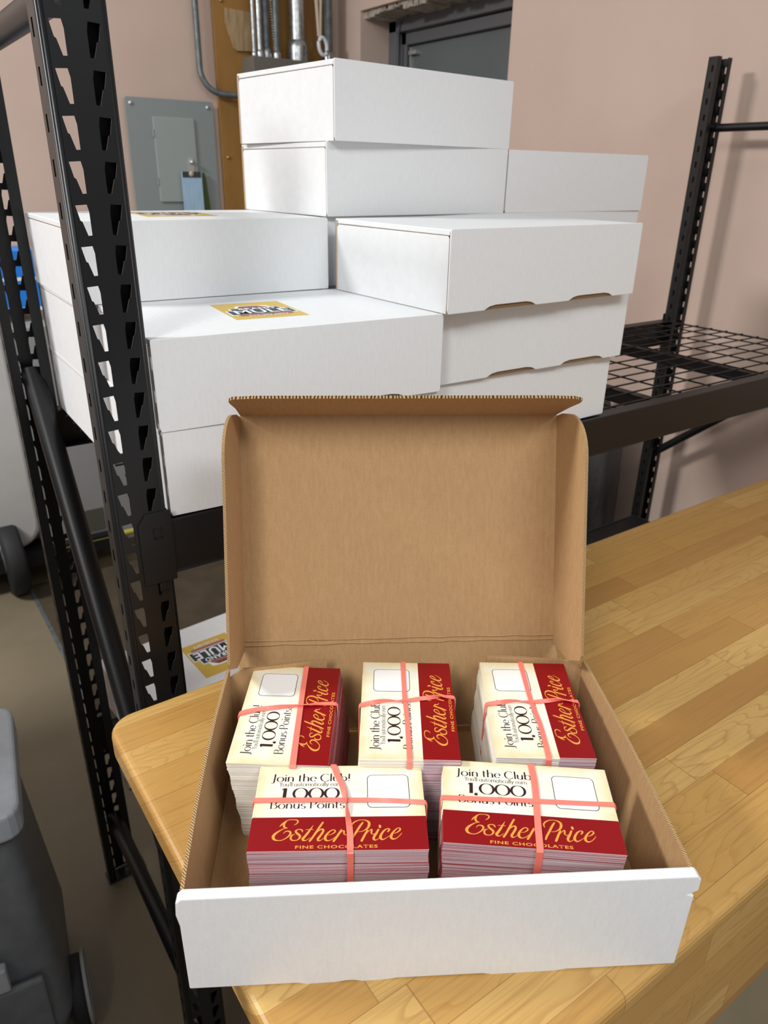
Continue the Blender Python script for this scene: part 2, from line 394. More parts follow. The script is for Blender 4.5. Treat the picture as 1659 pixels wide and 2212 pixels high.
g = MB(); g.plate(rrect(2.305*U, (-0.02+FL)*U, 2.345*U, (0.09+FL)*U, 0.006), (0, yw-0.032, 0), (1,0,0), (0,0,1), (0,-1,0), 0.003)
g.lathe([(0.0, -0.02), (0.008, -0.02), (0.009, 0)], (2.325*U, yw-0.033, (0.06+FL)*U), 'y', 14); g.build('latch', 'aluminium', pd)
for hz in (0.22, -0.1):
    g = MB(); g.tube([(2.06*U, yw-0.03, (hz+FL)*U), (2.06*U, yw-0.03, (hz+0.05+FL)*U)], 0.004, 8); g.build('hinge', 'panel', pd)
for sx, sz in ((1.92, 0.43), (2.495, 0.43), (1.92, -0.58), (2.495, -0.58)):
    g = MB(); g.lathe([(0.0, -0.006), (0.007, -0.005), (0.009, 0)], (sx*U, yw-0.024, (sz+FL)*U), 'y', 12); g.build('screw', 'aluminium', pt)
# hanging cards on the panel
t_ = thing('paper_tag', 'light blue hang tag with dark header on the breaker panel door', 'tag')
g = MB(); g.plate([(0,0),(0.094,0),(0.094,0.175),(0,0.175)], (2.228*U, yw-0.05, (-0.30+FL)*U), (1,0,0), (0,0,1), (0,-1,0), 0.004); g.build('tag_body', 'lightblue', t_)
g = MB(); g.plate([(0,0),(0.086,0),(0.086,0.024),(0,0.024)], (2.235*U, yw-0.054, (-0.045+FL)*U), (1,0,0), (0,0,1), (0,-1,0), 0.001)
g.build('tag_header', 'darkgrey', t_)
g = MB(); g.lathe([(0, -0.004), (0.011, -0.003), (0.012, 0)], (2.305*U, yw-0.054, (-0.02+FL)*U), 'y', 16); g.build('rivet', 'cord_beige', t_)
g = MB(); g.plate([(0,0),(0.075,0),(0.055,0.19),(0,0.19)], (2.33*U, yw-0.034, (-0.33+FL)*U), (1,0,0), (0,0,1), (0,-1,0), 0.004)
tag(g.build('paper_card', 'green'), 'dark green card tucked behind the light blue hang tag', 'card')
# junction box with conduits
jb = thing('junction_box', 'grey steel junction box fed by metal conduits on the plywood', 'junction box')
g = MB(); g.box((2.80*U, yw-0.13, (0.2+FL)*U), (3.56*U, yw-0.018, (0.775+FL)*U)); g.build('housing', 'boxgrey', jb, bevel=0.003)
def conduit(x, r, y, mat, label, top=3.2, zb=0.775):
    zb_ = (zb+FL)*U
    c_ = thing('conduit', label, 'conduit', group=None)
    g = MB(); g.tube([(x*U, y, zb_), (x*U, y, top)], r, 16); g.build('pipe', mat, c_)
    g = MB(); g.lathe([(r*1.32, 0), (r*1.32, r*1.6), (r*1.2, r*2.4), (r, r*2.4)], (x*U, y, zb_), 'z', 16); g.lathe([(r*1.4, r*0.5), (r*1.4, r*0.9)], (x*U, y, zb_), 'z', 8)
    g.build('fitting', 'galv', c_)
yc = yw-0.075
conduit(2.858, 0.009, yc, 'galv', 'slim bright conduit, leftmost of those above the junction box')
conduit(2.905, 0.0125, yc, 'galv', 'pale conduit between the slim one and the beaded chain')
conduit(2.975, 0.018, yc+0.02, 'galv_dull', 'dull grey conduit directly behind the beaded chain')
conduit(3.045, 0.0135, yc, 'galv_dull', 'grey conduit left of the widest silver pipe')
conduit(3.215, 0.034, yc-0.01, 'galv', 'widest shiny silver conduit above the junction box')
conduit(3.49, 0.021, yc-0.005, 'galv_dull', 'dark grey conduit, rightmost above the junction box')
g = MB()
for k in range(60):
    f = k/59; x = (2.955+0.0*f)*U+ (0.02 if f < 0.45 else 0.02+(f-0.45)*0.035); z = 2.62-f*0.585
    g.lathe([(0.0005, -0.0042), (0.0036, -0.002), (0.0042, 0), (0.0036, 0.002), (0.0005, 0.0042)], (x-0.012, yw-0.105, z), 'z', 8)
tag(g.build('beaded_chain', 'galv'), 'thin beaded metal chain hanging in front of the conduits', 'chain')
g = MB(); g.plate([(0.0,0.01),(0.012,0.0),(0.09,0.004),(0.092,0.15),(-0.032,0.155),(-0.034,0.10)], (2.735*U, yw-0.018, (0.815+FL)*U), (1,0,0), (0,0,1), (0,-1,0), 0.012)
g.plate([(0.10,0.01),(0.165,0.01),(0.165,0.15),(0.10,0.15)], (2.735*U, yw-0.018, (0.815+FL)*U), (1,0,0), (0,0,1), (0,-1,0), 0.008)
tag(g.build('wood_scrap', 'scrap', bevel=0.001), 'small pale wood offcut screwed to the plywood behind the conduits', 'wood block')
cl = thing('hanging_cord', 'beige cord with a white plastic ring at its end', 'cord')
g = MB(); g.tube([(3.345*U, yw-0.115, 2.75), (3.355*U, yw-0.115, 2.25), (3.375*U, yw-0.115, 2.105)], 0.008, 10); g.tube([(3.40*U, yw-0.118, 2.75), (3.395*U, yw-0.118, 2.3), (3.385*U, yw-0.118, 2.105)], 0.006, 10); g.build('cord', 'cord_beige', cl)
g = MB(); ring = [(3.398*U+0.021*math.cos(a)-0.004*math.sin(a), yw-0.125, 2.066+0.034*math.sin(a)) for a in [2*math.pi*k/24 for k in range(25)]]
g.tube(ring, 0.0085, 10, caps=False); g.build('ring', 'white_plastic', cl)
g = MB(); pth = [(2.452*U, yw-0.03, 3.2), (2.452*U, yw-0.03, (0.80+FL)*U)]
for k in range(9):
    a = math.radians(180+90*k/8); pth.append(((2.452+0.15)*U+0.15*U*math.cos(a), yw-0.03-0.03*k/8, (0.672+FL)*U+0.15*U*math.sin(a)))
pth += [(2.8*U, yw-0.07, (0.515+FL)*U)]
g.tube(pth, 0.0125, 12); tag(g.build('cable_conduit', 'galv_dull'), 'dark grey conduit bending from the wall to the junction box', 'conduit')

# ------------------------------------------------------------------ things on the left, at the back
ap = thing('wheeled_appliance', 'white moulded appliance on black wheels behind the left rack posts', 'appliance', (0.0, 0.0, 0))
def rbox(g, x0, y0, z0, x1, y1, z1, r, n=5, mi=0):
    prof = rrect(x0, z0, x1, z1, r, n); g.plate(prof, (0, y1, 0), (1,0,0), (0,0,1), (0,-1,0), y1-y0, mi, mi, mi)
g = MB(); rbox(g, -0.55, 4.95*U, 0.17, 0.415, 5.75*U, 1.06, 0.10, 8); g.build('shell', 'appliance', ap, bevel=0.02, seg=3)
g = MB(); rbox(g, 0.43, 4.97*U, 0.10, 0.80, 5.7*U, 1.02, 0.02); g.build('side_module', 'appliance_grey', ap, bevel=0.004)
g = MB(); g.box((0.565, 4.97*U-0.006, 0.175), (0.655, 4.97*U+0.01, 0.27)); g.build('recess', 'recess', ap)
g = MB(); g.tube([(0.45, 4.97*U-0.03, 0.145), (0.76, 4.97*U-0.03, 0.145)], 0.012, 10); g.build('bar', 'yellow', ap)
for wx in (0.255, -0.09):
    g = MB(); g.lathe([(0.05, 0), (0.135, 0), (0.142, 0.012), (0.142, 0.055), (0.135, 0.067), (0.05, 0.067)], (wx, 4.93*U, 0.142), 'x', 36)
    wh = g.build('wheel', 'rubber', ap)
    g = MB(); g.lathe([(0.0, -0.004), (0.05, -0.004), (0.05, 0.071), (0, 0.071)], (wx, 4.93*U, 0.142), 'x', 20); g.build('hub', 'darkgrey', wh)
g = MB(); g.box((-0.05, 4.9*U, 0.10), (0.70, 5.1*U, 0.16)); g.build('axle_frame', 'black_plastic', ap)
for i, (za, zb, lab) in enumerate(((0.0, 0.105, 'blue carton with white edge, lower of two on the white appliance'), (0.107, 0.212, 'blue carton with white edge, upper of two on the white appliance'))):
    bt = thing('carton', lab, 'box', (0.30, 5.15*U, 1.06+za), 0.0, 'blue cartons on the appliance')
    g = MB(); g.box((0, 0, 0), (0.28, 0.2, 0.105)); g.build('carton_body', 'blue', bt, bevel=0.003)
    g = MB(); g.box((-0.001, -0.001, 0), (0.281, 0.201, 0.012)); g.build('white_edge', 'white_print', bt)

# grey tote in the lower left corner
tt = thing('rolling_tote', 'grey plastic rolling tote at the lower left, standing on the floor', 'tote', (0.058*U, 1.765*U, 0), math.radians(-8))
g = MB(); g.plate(rrect(-0.5, 0, 0, 0.30, 0.03), (0, 0, 0.545), (1,0,0), (0,1,0), (0,0,1), 0.055); g.build('lid', 'tote_lid', tt, bevel=0.008, seg=3)
g = MB()
n = 20; rings = []
for z, gx, gy in ((0.05, 0.0, 0.0), (0.10, 0.012, 0.012), (0.50, -0.012, -0.02), (0.54, -0.012, -0.02)):
    rings.append([(x, y, z) for x, y in rrect(-0.49, -gy, gx, 0.30+gy, 0.035, 4)])
vs = [v for r_ in rings for v in r_]; k_ = len(rings[0])
g.add(vs, [(i*k_+j, i*k_+(j+1) % k_, (i+1)*k_+(j+1) % k_, (i+1)*k_+j) for i in range(3) for j in range(k_)], 0, True)
g.add(rings[0], [tuple(reversed(range(k_)))]); g.add(rings[-1], [tuple(range(k_))]); g.build('body', 'tote', tt)
g = MB(); g.box((-0.30, -0.022, 0.06), (-0.025, -0.008, 0.235)); lt = g.build('front_panel', 'tote', tt, bevel=0.006)
g = MB(); g.box((-0.16, -0.03, 0.245), (-0.075, -0.01, 0.30)); g.build('latch', 'tote_lid', tt, bevel=0.004)
g = MB(); g.lathe([(0.018, 0), (0.062, 0), (0.066, 0.006), (0.066, 0.022), (0.062, 0.028), (0.018, 0.028)], (0.004, 0.055, 0.066), 'x', 28); wq = g.build('wheel', 'rubber', tt)
g = MB(); g.lathe([(0.066, 0.026), (0.070, 0.030), (0.066, 0.034), (0.062, 0.030), (0.066, 0.026)], (0.004, 0.055, 0.07), 'x', 28); g.build('tyre_rim', 'appliance_grey', wq)

# ------------------------------------------------------------------ steel rack
rk = thing('steel_rack', 'black steel shelving rack with keyhole posts and a wire deck', 'shelving rack', (0, 0, 0))
XL, XL2, YF, YR, XR, XR2 = 0.322*U, 0.428*U, 1.373*U, 2.353*U, 3.415*U, 3.52*U
PD = 0.052*U; TOPZ = (0.505+FL)*U; PITCH = 0.0652*U
Z0H = (0.206+FL)*U            # top of a keyhole row
def keyhole(mirror):
    # outline relative to the cell: x across, z down from the top
    p = [(0.0, 0.0), (0.0115, 0.0008), (0.0130, -0.0065), (0.0130, -0.0280), (0.0088, -0.0282), (0.0048, -0.0150), (0.0030, -0.0138)]
    return [(-x, z) for x, z in p] if mirror else p
def web(g, x0, y, x1, z0, z1, thick, holes):
    """sheet in the xz plane with rows of holes: cells quads around each hole"""
    # columns: [x0 .. h1 .. mid .. h2 .. x1]
    import bmesh
    xm = (x0+x1)/2
    for (cx0, cx1, hx, mir) in holes:
        k = 0
        zt = z1
        # rows from the top
        rows = []
        z = Z0H+PITCH*math.ceil((z1-Z0H)/PITCH)
        edges = []
        while z > z0:
            a, b = z+0.006, z+0.006-PITCH
            a, b = min(a, z1), max(b, z0)
            if a-b < 1e-4: z -= PITCH; continue
            full = (z+0.0015 < a) and (z-0.031 > b)
            if full:
                hole = [(hx+px, z+pz) for px, pz in keyhole(mir)]
                hole = hole if not mir else hole
                outer = [(cx0, a), (cx1, a), (cx1, b), (cx0, b)]
                # triangulated ring through bmesh
                bm = bmesh.new()
                ov = [bm.verts.new((p[0], y, p[1])) for p in outer]; hv = [bm.verts.new((p[0], y, p[1])) for p in hole]
                es = [bm.edges.new((ov[i], ov[(i+1) % 4])) for i in range(4)]+[bm.edges.new((hv[i], hv[(i+1) % len(hv)])) for i in range(len(hv))]
                bmesh.ops.triangle_fill(bm, edges=es, use_beauty=True, use_dissolve=False)
                bm.verts.index_update()
                vs = [v.co.copy() for v in bm.verts]; fs = [tuple(v.index for v in f.verts) for f in bm.faces]
                bm.free()
                g.add(vs, fs)
            else:
                g.add([(cx0, y, b), (cx1, y, b), (cx1, y, a), (cx0, y, a)], [(0,1,2,3)])
            z -= PITCH
def slots(g, x, y0, y1, z0, z1, ys0, ys1):
    """sheet in the yz plane with a column of rectangular slots"""
    z = Z0H+PITCH*math.ceil((z1-Z0H)/PITCH)
    while z > z0:
        a, b = min(z+0.006, z1), max(z+0.006-PITCH, z0)
        if a-b > 1e-4:
            s1, s0 = z+0.002, z-0.0135
            if s1 < a and s0 > b:
                for (p, q, r_, t__) in ((y0, y1, s1, a), (y0, y1, b, s0), (y0, ys0, s0, s1), (ys1, y1, s0, s1)):
                    g.add([(x, p, r_), (x, q, r_), (x, q, t__), (x, p, t__)], [(0,1,2,3)])
            else: g.add([(x, y0, b), (x, y1, b), (x, y1, a), (x, y0, a)], [(0,1,2,3)])
        z -= PITCH
def post(x0, x1, yweb, yopen, ztop=TOPZ, z0=0.004):
    g = MB(); c = 0.006; xm = (x0+x1)/2; sg = 1 if yopen > yweb else -1
    web(g, x0+c, yweb, x1-c, z0, ztop, 0.0018, [(x0+c, xm, x0+0.0085, False), (xm, x1-c, x1-0.0085, True)])
    for (xs, xi) in ((x0, x0+c), (x1, x1-c)):
        pr = [(xi, yweb), (xi+(xs-xi)*0.6, yweb+sg*0.0015), (xi+(xs-xi)*0.9, yweb+sg*0.0035), (xs, yweb+sg*c)]
        for i in range(3):
            g.add([(pr[i][0], pr[i][1], z0), (pr[i+1][0], pr[i+1][1], z0), (pr[i+1][0], pr[i+1][1], ztop), (pr[i][0], pr[i][1], ztop)], [(0,1,2,3)], 0, True)
        ya_, yb2 = sorted((yweb+sg*c, yopen)); ym = (ya_+yb2)/2
        slots(g, xs, ya_, yb2, z0, ztop, ym-0.0028, ym+0.0032)
        lip = xs+(0.0145 if xs == x0 else -0.0165)
        g.add([(xs, yopen, z0), (lip, yopen, z0), (lip, yopen, ztop), (xs, yopen, ztop)], [(0,1,2,3)])
    o = g.build('post', 'black_steel', rk)
    s_ = o.modifiers.new('thickness', 'SOLIDIFY'); s_.thickness = 0.0018; s_.offset = 0
    return o
P1 = post(XL, XL2, YF, YF+PD); P2 = post(XL, XL2, YR, YR-PD)
P3 = post(XR, XR2, YR, YR-PD); P4 = post(XR, XR2, YF, YF+PD)
for pp, (fx, fy) in zip((P1, P2, P3, P4), ((XL, YF), (XL, YR-PD), (XR, YR-PD), (XR, YF))):
    g = MB(); cxm = (XL2-XL)
    g.plate([(-0.004, -0.004), (cxm+0.022, -0.004), (cxm+0.022, PD+0.004), (-0.004, PD+0.004)], (fx, fy, 0.0005), (1,0,0), (0,1,0), (0,0,1), 0.003)
    g.build('foot_plate', 'black_steel', pp, bevel=0.001)
SHZ = (-0.655+FL)*U; BH = 0.12*U
def beam(x0, x1, y, zt, front):
    g = MB(); s1 = 1 if front else -1
    g.box((x0, min(y, y+s1*0.006), zt-BH), (x1, max(y, y+s1*0.006), zt))
    g.box((x0, min(y, y+s1*0.03), zt-0.004), (x1, max(y, y+s1*0.03), zt-0.001)); g.box((x0, min(y, y+s1*0.03), zt-BH), (x1, max(y, y+s1*0.03), zt-BH+0.003))
    b = g.build('beam', 'black_steel', rk, bevel=0.0015)
    return b
LSZ = (-1.857+FL)*U
for zt, xe in ((SHZ, 0), (LSZ, 0)):
    for y, fr_ in ((YF+0.002, True), (YR-0.002, False)):
        b = beam(XL2-0.002, XR+0.002, y, zt, fr_)
        for xs, d in ((XL2, -1), (XR, 1)):
            yy = y-0.005 if fr_ else y-0.0005
            xa = xs-0.037 if d < 0 else xs-0.004
            g = MB()
            ztp, zbp = zt+0.016, zt-BH-0.008
            if fr_:
                g.plate([(0.006, 0), (0.041, 0), (0.041, ztp-zbp), (0.010, ztp-zbp), (0.0, ztp-zbp-0.014), (0.0, 0.0)], (xa, y-0.002, zbp), (1,0,0), (0,0,1), (0,-1,0), 0.0028)
            else:
                g.plate([(0.0, 0), (0.041, 0), (0.041, ztp-zbp), (0.0, ztp-zbp)], (xa, y+0.004, zbp), (1,0,0), (0,0,1), (0,-1,0), 0.0028)
            ep = g.build('end_plate', 'black_steel', b, bevel=0.0006)
            if fr_:
                for sz in (0.022, 0.096):
                    g = MB(); q = [(0,0),(0.0085,0),(0.0085,0.0125),(0,0.0125)]
                    zz = ztp-sz-0.012
                    g.box((xa+0.018, y-0.0062, zz), (xa+0.0195, y-0.0045, zz+0.013)); g.box((xa+0.0265, y-0.0062, zz), (xa+0.028, y-0.0045, zz+0.013)); g.box((xa+0.018, y-0.0062, zz), (xa+0.028, y-0.0045, zz+0.0015))
                    g.box((xa+0.0195, y-0.0052, zz+0.0015), (xa+0.0265, y-0.0046, zz+0.013))
                    g.build('stamped_tab', 'black_steel', ep)
# wire deck on the upper shelf, plain deck with wires on the lower
def deck(zt):
    g = MB(); zt -= 0.0045
    xa, xb, ya_, yb2 = XL2+0.004, 3.405*U, YF+0.008, YR-0.008
    x = 2.252*U
    while x-0.1707*U > xa: x -= 0.1707*U
    while x < xb:
        g.tube([(x, ya_+0.008, zt), (x, yb2, zt)], 0.0019, 6); x += 0.1707*U
    y = 2.227*U
    while y > ya_:
        g.tube([(xa, y, zt+0.0036), (xb, y, zt+0.0036)], 0.0019, 6); y -= 0.079*U
    g.tube([(xb, ya_, zt), (xb, yb2, zt)], 0.0026, 6)
    return g.build('wire_deck', 'black_steel', rk)
deck(SHZ); deck(LSZ)
for sx in (0.95, 1.5, 2.1, 2.75):
    for zt in (SHZ, LSZ):
        g = MB(); g.box((sx*U, YF+0.008, zt-0.034), (sx*U+0.028, YR-0.008, zt-0.008)); g.build('deck_support', 'black_steel', rk, bevel=0.002)
def brace(p, q, r=0.0165, flat=0.8):
    g = MB(); g.tube([p, q], r, 20, flat=flat); b = g.build('brace', 'black_steel', rk)
    for e in (p, q):
        g = MB(); g.lathe([(0, -0.012), (0.006, -0.011), (0.007, -0.006), (0.009, -0.006), (0.009, 0)], (e[0]-0.018, e[1], e[2]), 'x', 12); g.build('bolt', 'galv', b)
    return b
XB = (XL+XL2)/2+0.005
ZB = (0.26+FL)*U
brace((XB, YF+0.012, ZB), (XB, YR-0.012, ZB), 0.0155, 1)
brace((XB, YR-0.012, (-0.535+FL)*U), (XB, YF+0.012, (-1.99+FL)*U), 0.0195, 0.8)
brace((XB, YF+0.012, (-2.30+FL)*U), (XB, YR-0.012, (-2.30+FL)*U), 0.0155, 1)
XB2 = XR+0.045
brace((XB2, YF+0.012, (0.222+FL)*U), (XB2, YR-0.012, (0.222+FL)*U), 0.0105, 1)
brace((XB2, YF+0.012, (-0.60+FL)*U), (XB2, YR-0.012, (-1.40+FL)*U), 0.0125, 1)
brace((XB2, YF+0.012, (-2.30+FL)*U), (XB2, YR-0.012, (-2.30+FL)*U), 0.0125, 1)

# black crates and a grey sack on the lower shelf, right
def crate(x, y, z, w, d, h, rz, label):
    c = thing('storage_crate', label, 'crate', (x, y, z), rz, 'black crates on the lower shelf')
    g = MB(); t = 0.006
    g.box((0,0,0), (w,d,t)); g.box((0,0,t), (w,t,h)); g.box((0,d-t,t), (w,d,h)); g.box((0,t,t), (t,d-t,h)); g.box((w-t,t,t), (w,d-t,h)); g.build('shell', 'black_plastic', c)
    g = MB()
    for a, b in (((-0.008,-0.008,h-0.02),(w+0.008,0.004,h)), ((-0.008,d-0.004,h-0.02),(w+0.008,d+0.008,h)), ((-0.008,0.004,h-0.02),(0.004,d-0.004,h)), ((w-0.004,0.004,h-0.02),(w+0.008,d-0.004,h))): g.box(a, b)
    g.build('rim', 'rubber', c, bevel=0.002)
    g = MB(); g.box((0.007, 0.007, h-0.006), (w-0.007, d-0.007, h+0.004)); g.build('lid', 'black_plastic', c, bevel=0.003)
crate(2.42*U, 1.43*U, LSZ+0.002, 0.57, 0.52, 0.062, 0.0, 'black lidded crate on the lower shelf, nearest the right end')
crate(1.35*U, 1.43*U, LSZ+0.002, 0.60, 0.52, 0.09, 0.0, 'taller black lidded crate on the lower shelf behind the open carton')
g = MB(); prof = []
random.seed(5)
for k in range(9):
    f = k/8; r_ = 0.14*(1-0.15*abs(f-0.3))*(1.0 if f < 0.75 else 1-(f-0.75)*2.6); prof.append((max(r_, 0.02), f*0.75))
prof = [(0.001, 0)]+prof+[(0.001, 0.76)]
g.lathe(prof, (0, 0, 0), 'z', 40)
g.v = [(x*(1+0.06*math.sin(9*math.atan2(y, x)+z*9)), y*(1+0.06*math.sin(9*math.atan2(y, x)+z*9)), z) for x, y, z in g.v]
sk = g.build('garbage_sack', 'cloth_grey', None, (3.36*U, 2.72*U, 0.0)); sk.scale = (1, 1, 1.24)
tag(sk, 'dark grey sack standing against the right wall behind the rack', 'sack')
# wall hook
wk = thing('door_stop', 'tiny brass and black stop on the right wall above the white boxes', 'door stop', (XW, 3.87*U, (0.108+FL)*U))
g = MB(); g.lathe([(0, -0.006), (0.03, -0.006), (0.03, 0)], (0, 0, -0.02), 'x', 18); g.build('base', 'black_plastic', wk)
g = MB(); g.lathe([(0.012, -0.006), (0.010, -0.03), (0.014, -0.04), (0.001, -0.045)], (0, 0, 0), 'x', 14); g.build('knob', 'brass', wk)

# ------------------------------------------------------------------ workbench
TZ = (-1.0+FL)*U
wb = thing('workbench', 'butcher block workbench under the open carton', 'table')
TX0, TX1, TY0, TY1 = 0.222*U, 3.55*U, 0.322*U, 1.268*U
def rr_corner(x0, y0, x1, y1, r, n=6): return rrect(x0, y0, x1, y1, r, n)
g = MB(); g.plate(rr_corner(TX0, TY0, TX1, TY1, 0.032, 8), (0, 0, TZ-0.040), (1,0,0), (0,1,0), (0,0,1), 0.040)
tp = g.build('tabletop', 'wood', wb, bevel=0.008, seg=4)
g = MB(); g.box((TX0+0.04, TY0-0.0003, TZ-0.208), (TX1-0.04, TY0+0.035, TZ-0.0085)); g.build('apron', 'wood', wb, bevel=0.0003)
for lx, ly in ((0.80, 1.10), (0.80, 0.50), (3.4, 1.15), (3.4, 0.50)):
    g = MB(); g.box((lx*U-0.03, ly*U-0.03, 0), (lx*U+0.03, ly*U+0.03, TZ-0.041)); g.build('leg', 'black_steel', wb, bevel=0.004)

# ------------------------------------------------------------------ closed mailer boxes
BW, BD, HB = 0.3965, 0.279, 0.1078
LEV = 0.182*U
def lid_front_outline(w, h, slots=()):
    pts = [(0.002, 0.0)]
    for c in [f*w for f in slots]:                                # two die-cut openings along the bottom
        a, b = c-0.052, c+0.052
        pts += [(a, 0.0), (a+0.010, 0.0045), (a+0.022, 0.0062), (b-0.022, 0.0062), (b-0.010, 0.0045), (b, 0.0)]
    pts += [(w-0.001, 0.0), (w, 0.004), (w, h-0.003), (w-0.002, h), (0.001, h), (0, h-0.002), (0, 0.006)]
    return pts
def sticker(parent, cx_, cy_, z, w, h, rz):
    s_ = bpy.data.objects.new('sticker', None)
    g = MB(); g.plate([(-w/2,-h/2),(w/2,-h/2),(w/2,h/2),(-w/2,h/2)], (0,0,0), (1,0,0), (0,1,0), (0,0,1), 0.00025)
    st = g.build('sticker', 'sticker', parent, (cx_, cy_, z), (0, 0, rz)); k = w/0.098
    q = 0.0004; ys = 1.55; yo = -0.006*k
    def lay(pts, mat, dz, nm):
        g = MB(); g.plate([(a*k, b*k*ys+yo) for a, b in pts], (0,0,q+dz-0.0001), (1,0,0), (0,1,0), (0,0,1), 0.0001); g.build(nm, mat, st)
    lay([(-0.045,-0.017),(0.0455,-0.017),(0.0455,0.0045),(0.035,0.0045),(0.034,0.015),(0.0235,0.0155),(0.021,0.024),(0.006,0.026),(-0.022,0.026),(-0.026,0.0155),(-0.036,0.015),(-0.037,0.0045),(-0.045,0.0045)], 'white_print', 0, 'badge_outline')
    lay([(-0.043,-0.015),(0.0435,-0.015),(0.0435,0.003),(0.033,0.003),(0.032,0.0135),(-0.034,0.0135),(-0.035,0.003),(-0.043,0.003)], 'navy', 0.0002, 'badge')
    lay([(-0.024,0.0137),(0.020,0.0137),(0.0185,0.0175),(-0.0225,0.0175)], 'pink_ink', 0.0002, 'badge_stripe')
    lay([(-0.021,0.0177),(0.017,0.0177),(0.008,0.0235),(-0.017,0.0235)], 'brown_ink', 0.0002, 'badge_shoulder')
    lay([(-0.036,-0.0165),(0.036,-0.0165),(0.036,-0.0215),(-0.036,-0.0215)], 'pink_ink', 0.0003, 'red_bar')
    text_mesh('lettering', 'MULE', 0.0225*k*ys, 'white_print', st, (0, -0.0062*k*ys+yo, q+0.0006), sx=1.32/ys, off=0.0007*k, space=1.05)
    text_mesh('lettering', 'BRAND', 0.0115*k*ys, 'white_print', st, (0, 0.0082*k*ys+yo, q+0.0006), sx=1.25/ys, off=0.0004*k, space=1.1)
    text_mesh('lettering', '513-202-0879', 0.0078*k*ys, 'white_print', st, (0, -0.0252*k*ys+yo, q+0.0006), sx=1.15/ys, off=0.00015*k, space=1.05)
    return st
def closed_box():
    root = thing('mailer_box', '', 'box')
    h = HB; t = 0.003
    g = MB()
    g.box((0.002, 0.0035, 0.0005), (BW-0.002, BD, t+0.0005))
    g.box((0.0003, BD-t, 0.001), (BW-0.0003, BD+0.0002, h-0.0033), mis=(0, 0, 0, 1, 0, 1))
    g.build('base', ('white_board', 'kraft_edge'), root)
    for sx, nm in ((0, 0), (1, 1)):
        x0 = 0.0012 if sx == 0 else BW-0.0072
        g = MB(); pts = [(0.0048, 0.0), (BD-0.005, 0.0), (BD-0.004, 0.004), (BD-0.004, h-0.013), (BD-0.008, h-0.0088), (0.0075, h-0.0084), (0.0048, h-0.012)]
        g.plate(pts, (x0, 0, 0.0006), (0,1,0), (0,0,1), (1,0,0), 0.006, 0, 0, 1)
        o = g.build('side_wall', ('white_board', 'kraft_edge'), root, bevel=0.0007)
    g = MB()
    g.box((0.0006, 0.001, h-0.0032), (BW-0.0006, BD, h))
    g.box((0.0007, 0.004, h-0.0074), (0.0036, BD-0.006, h-0.001)); g.box((BW-0.0036, 0.004, h-0.0074), (BW-0.0007, BD-0.006, h-0.001))
    g.build('lid', 'white_board', root, bevel=0.0013)
    g = MB(); g.plate(lid_front_outline(BW, h), (0, 0.0026, 0.0008), (1,0,0), (0,0,1), (0,-1,0), 0.0026, 0, 1, 0)
    g.build('lid_front', ('white_board', 'kraft_edge'), root, bevel=0.0006)
    g = MB(); g.box((0.001, 0.0027, 0.001), (BW-0.001, 0.0038, h-0.003)); g.build('tuck_flap', 'kraft_dark', root)
    return root
proto = closed_box()
used_proto = [False]
def place_box(x, y, lev, yaw, label, z=None, group='white mailer boxes stacked on the rack'):
    o = proto if not used_proto[0] else copy_tree(proto)
    used_proto[0] = True
    zz = (SHZ+0.0012+(lev-1)*LEV) if z is None else z
    o.location = (x*U, y*U, zz); o.rotation_euler = (0, 0, math.radians(yaw)); o['label'] = label; o['group'] = group
    return o
bx = {}
def slotted(o, slots):
    g = MB(); g.plate(lid_front_outline(BW, HB, slots), (0, 0.0026, 0.0008), (1,0,0), (0,0,1), (0,-1,0), 0.0026, 0, 1, 0)
    for c in o.children:
        if c.name.startswith('lid_front'):
            me = bpy.data.meshes.new('lid_front'); me.from_pydata(g.v, [], g.f); me.materials.append(M['white_board']); me.materials.append(M['kraft_edge'])
            me.polygons.foreach_set('material_index', g.mi); me.update()
            import bmesh
            bm = bmesh.new(); bm.from_mesh(me); bmesh.ops.remove_doubles(bm, verts=bm.verts, dist=1e-6); bm.to_mesh(me); bm.free()
            c.data = me
bx['H'] = place_box(0.441, 1.384, 1, -3.2, 'white mailer box lying directly on the wire shelf behind the open carton')
bx['G'] = place_box(0.437, 1.382, 2, -4.0, 'white mailer box with gold sticker facing up, nearest the front left post')
bx['F2'] = place_box(0.431, 1.868, 1, -1.2, 'white mailer box at the back left, bottom of its stack of three')
bx['F'] = place_box(0.427, 1.862, 2, -1.6, 'white mailer box at the back left, middle of its stack of three')
bx['E'] = place_box(0.414, 1.836, 3, -2.2, 'white mailer box with an upside-down gold sticker, top of the back left stack')
bx['J'] = place_box(1.128, 1.388, 1, 0.6, 'white mailer box above the right corner of the open lid, resting on the shelf')
bx['I'] = place_box(1.135, 1.377, 2, -0.8, 'white mailer box between the bottom right box and the box with die-cut slots')
bx['C'] = place_box(1.100, 1.318, 3, 1.0, 'white mailer box with two dark die-cut slots, top of the front right stack')
place_box(1.100, 1.865, 1, 0.3, 'white mailer box, bottom of the column behind the front right stack')
place_box(1.098, 1.860, 2, 0.0, 'white mailer box, second from the bottom behind the front right stack')
place_box(1.105, 1.850, 3, 0.4, 'white mailer box whose left face shows in the narrow gap between two boxes')
bx['B'] = place_box(1.093, 1.830, 4, 2.4, 'white mailer box directly under the topmost box of the pile')
bx['A'] = place_box(1.100, 1.798, 5, 5.4, 'topmost white mailer box of the whole pile')
place_box(1.775, 1.875, 1, 0.0, 'white mailer box low at the back right of the pile')
place_box(1.773, 1.870, 2, -0.5, 'white mailer box in the middle at the back right of the pile')
bx['K'] = place_box(1.771, 1.862, 3, 0.0, 'white mailer box seen as a thin strip under the back right box')
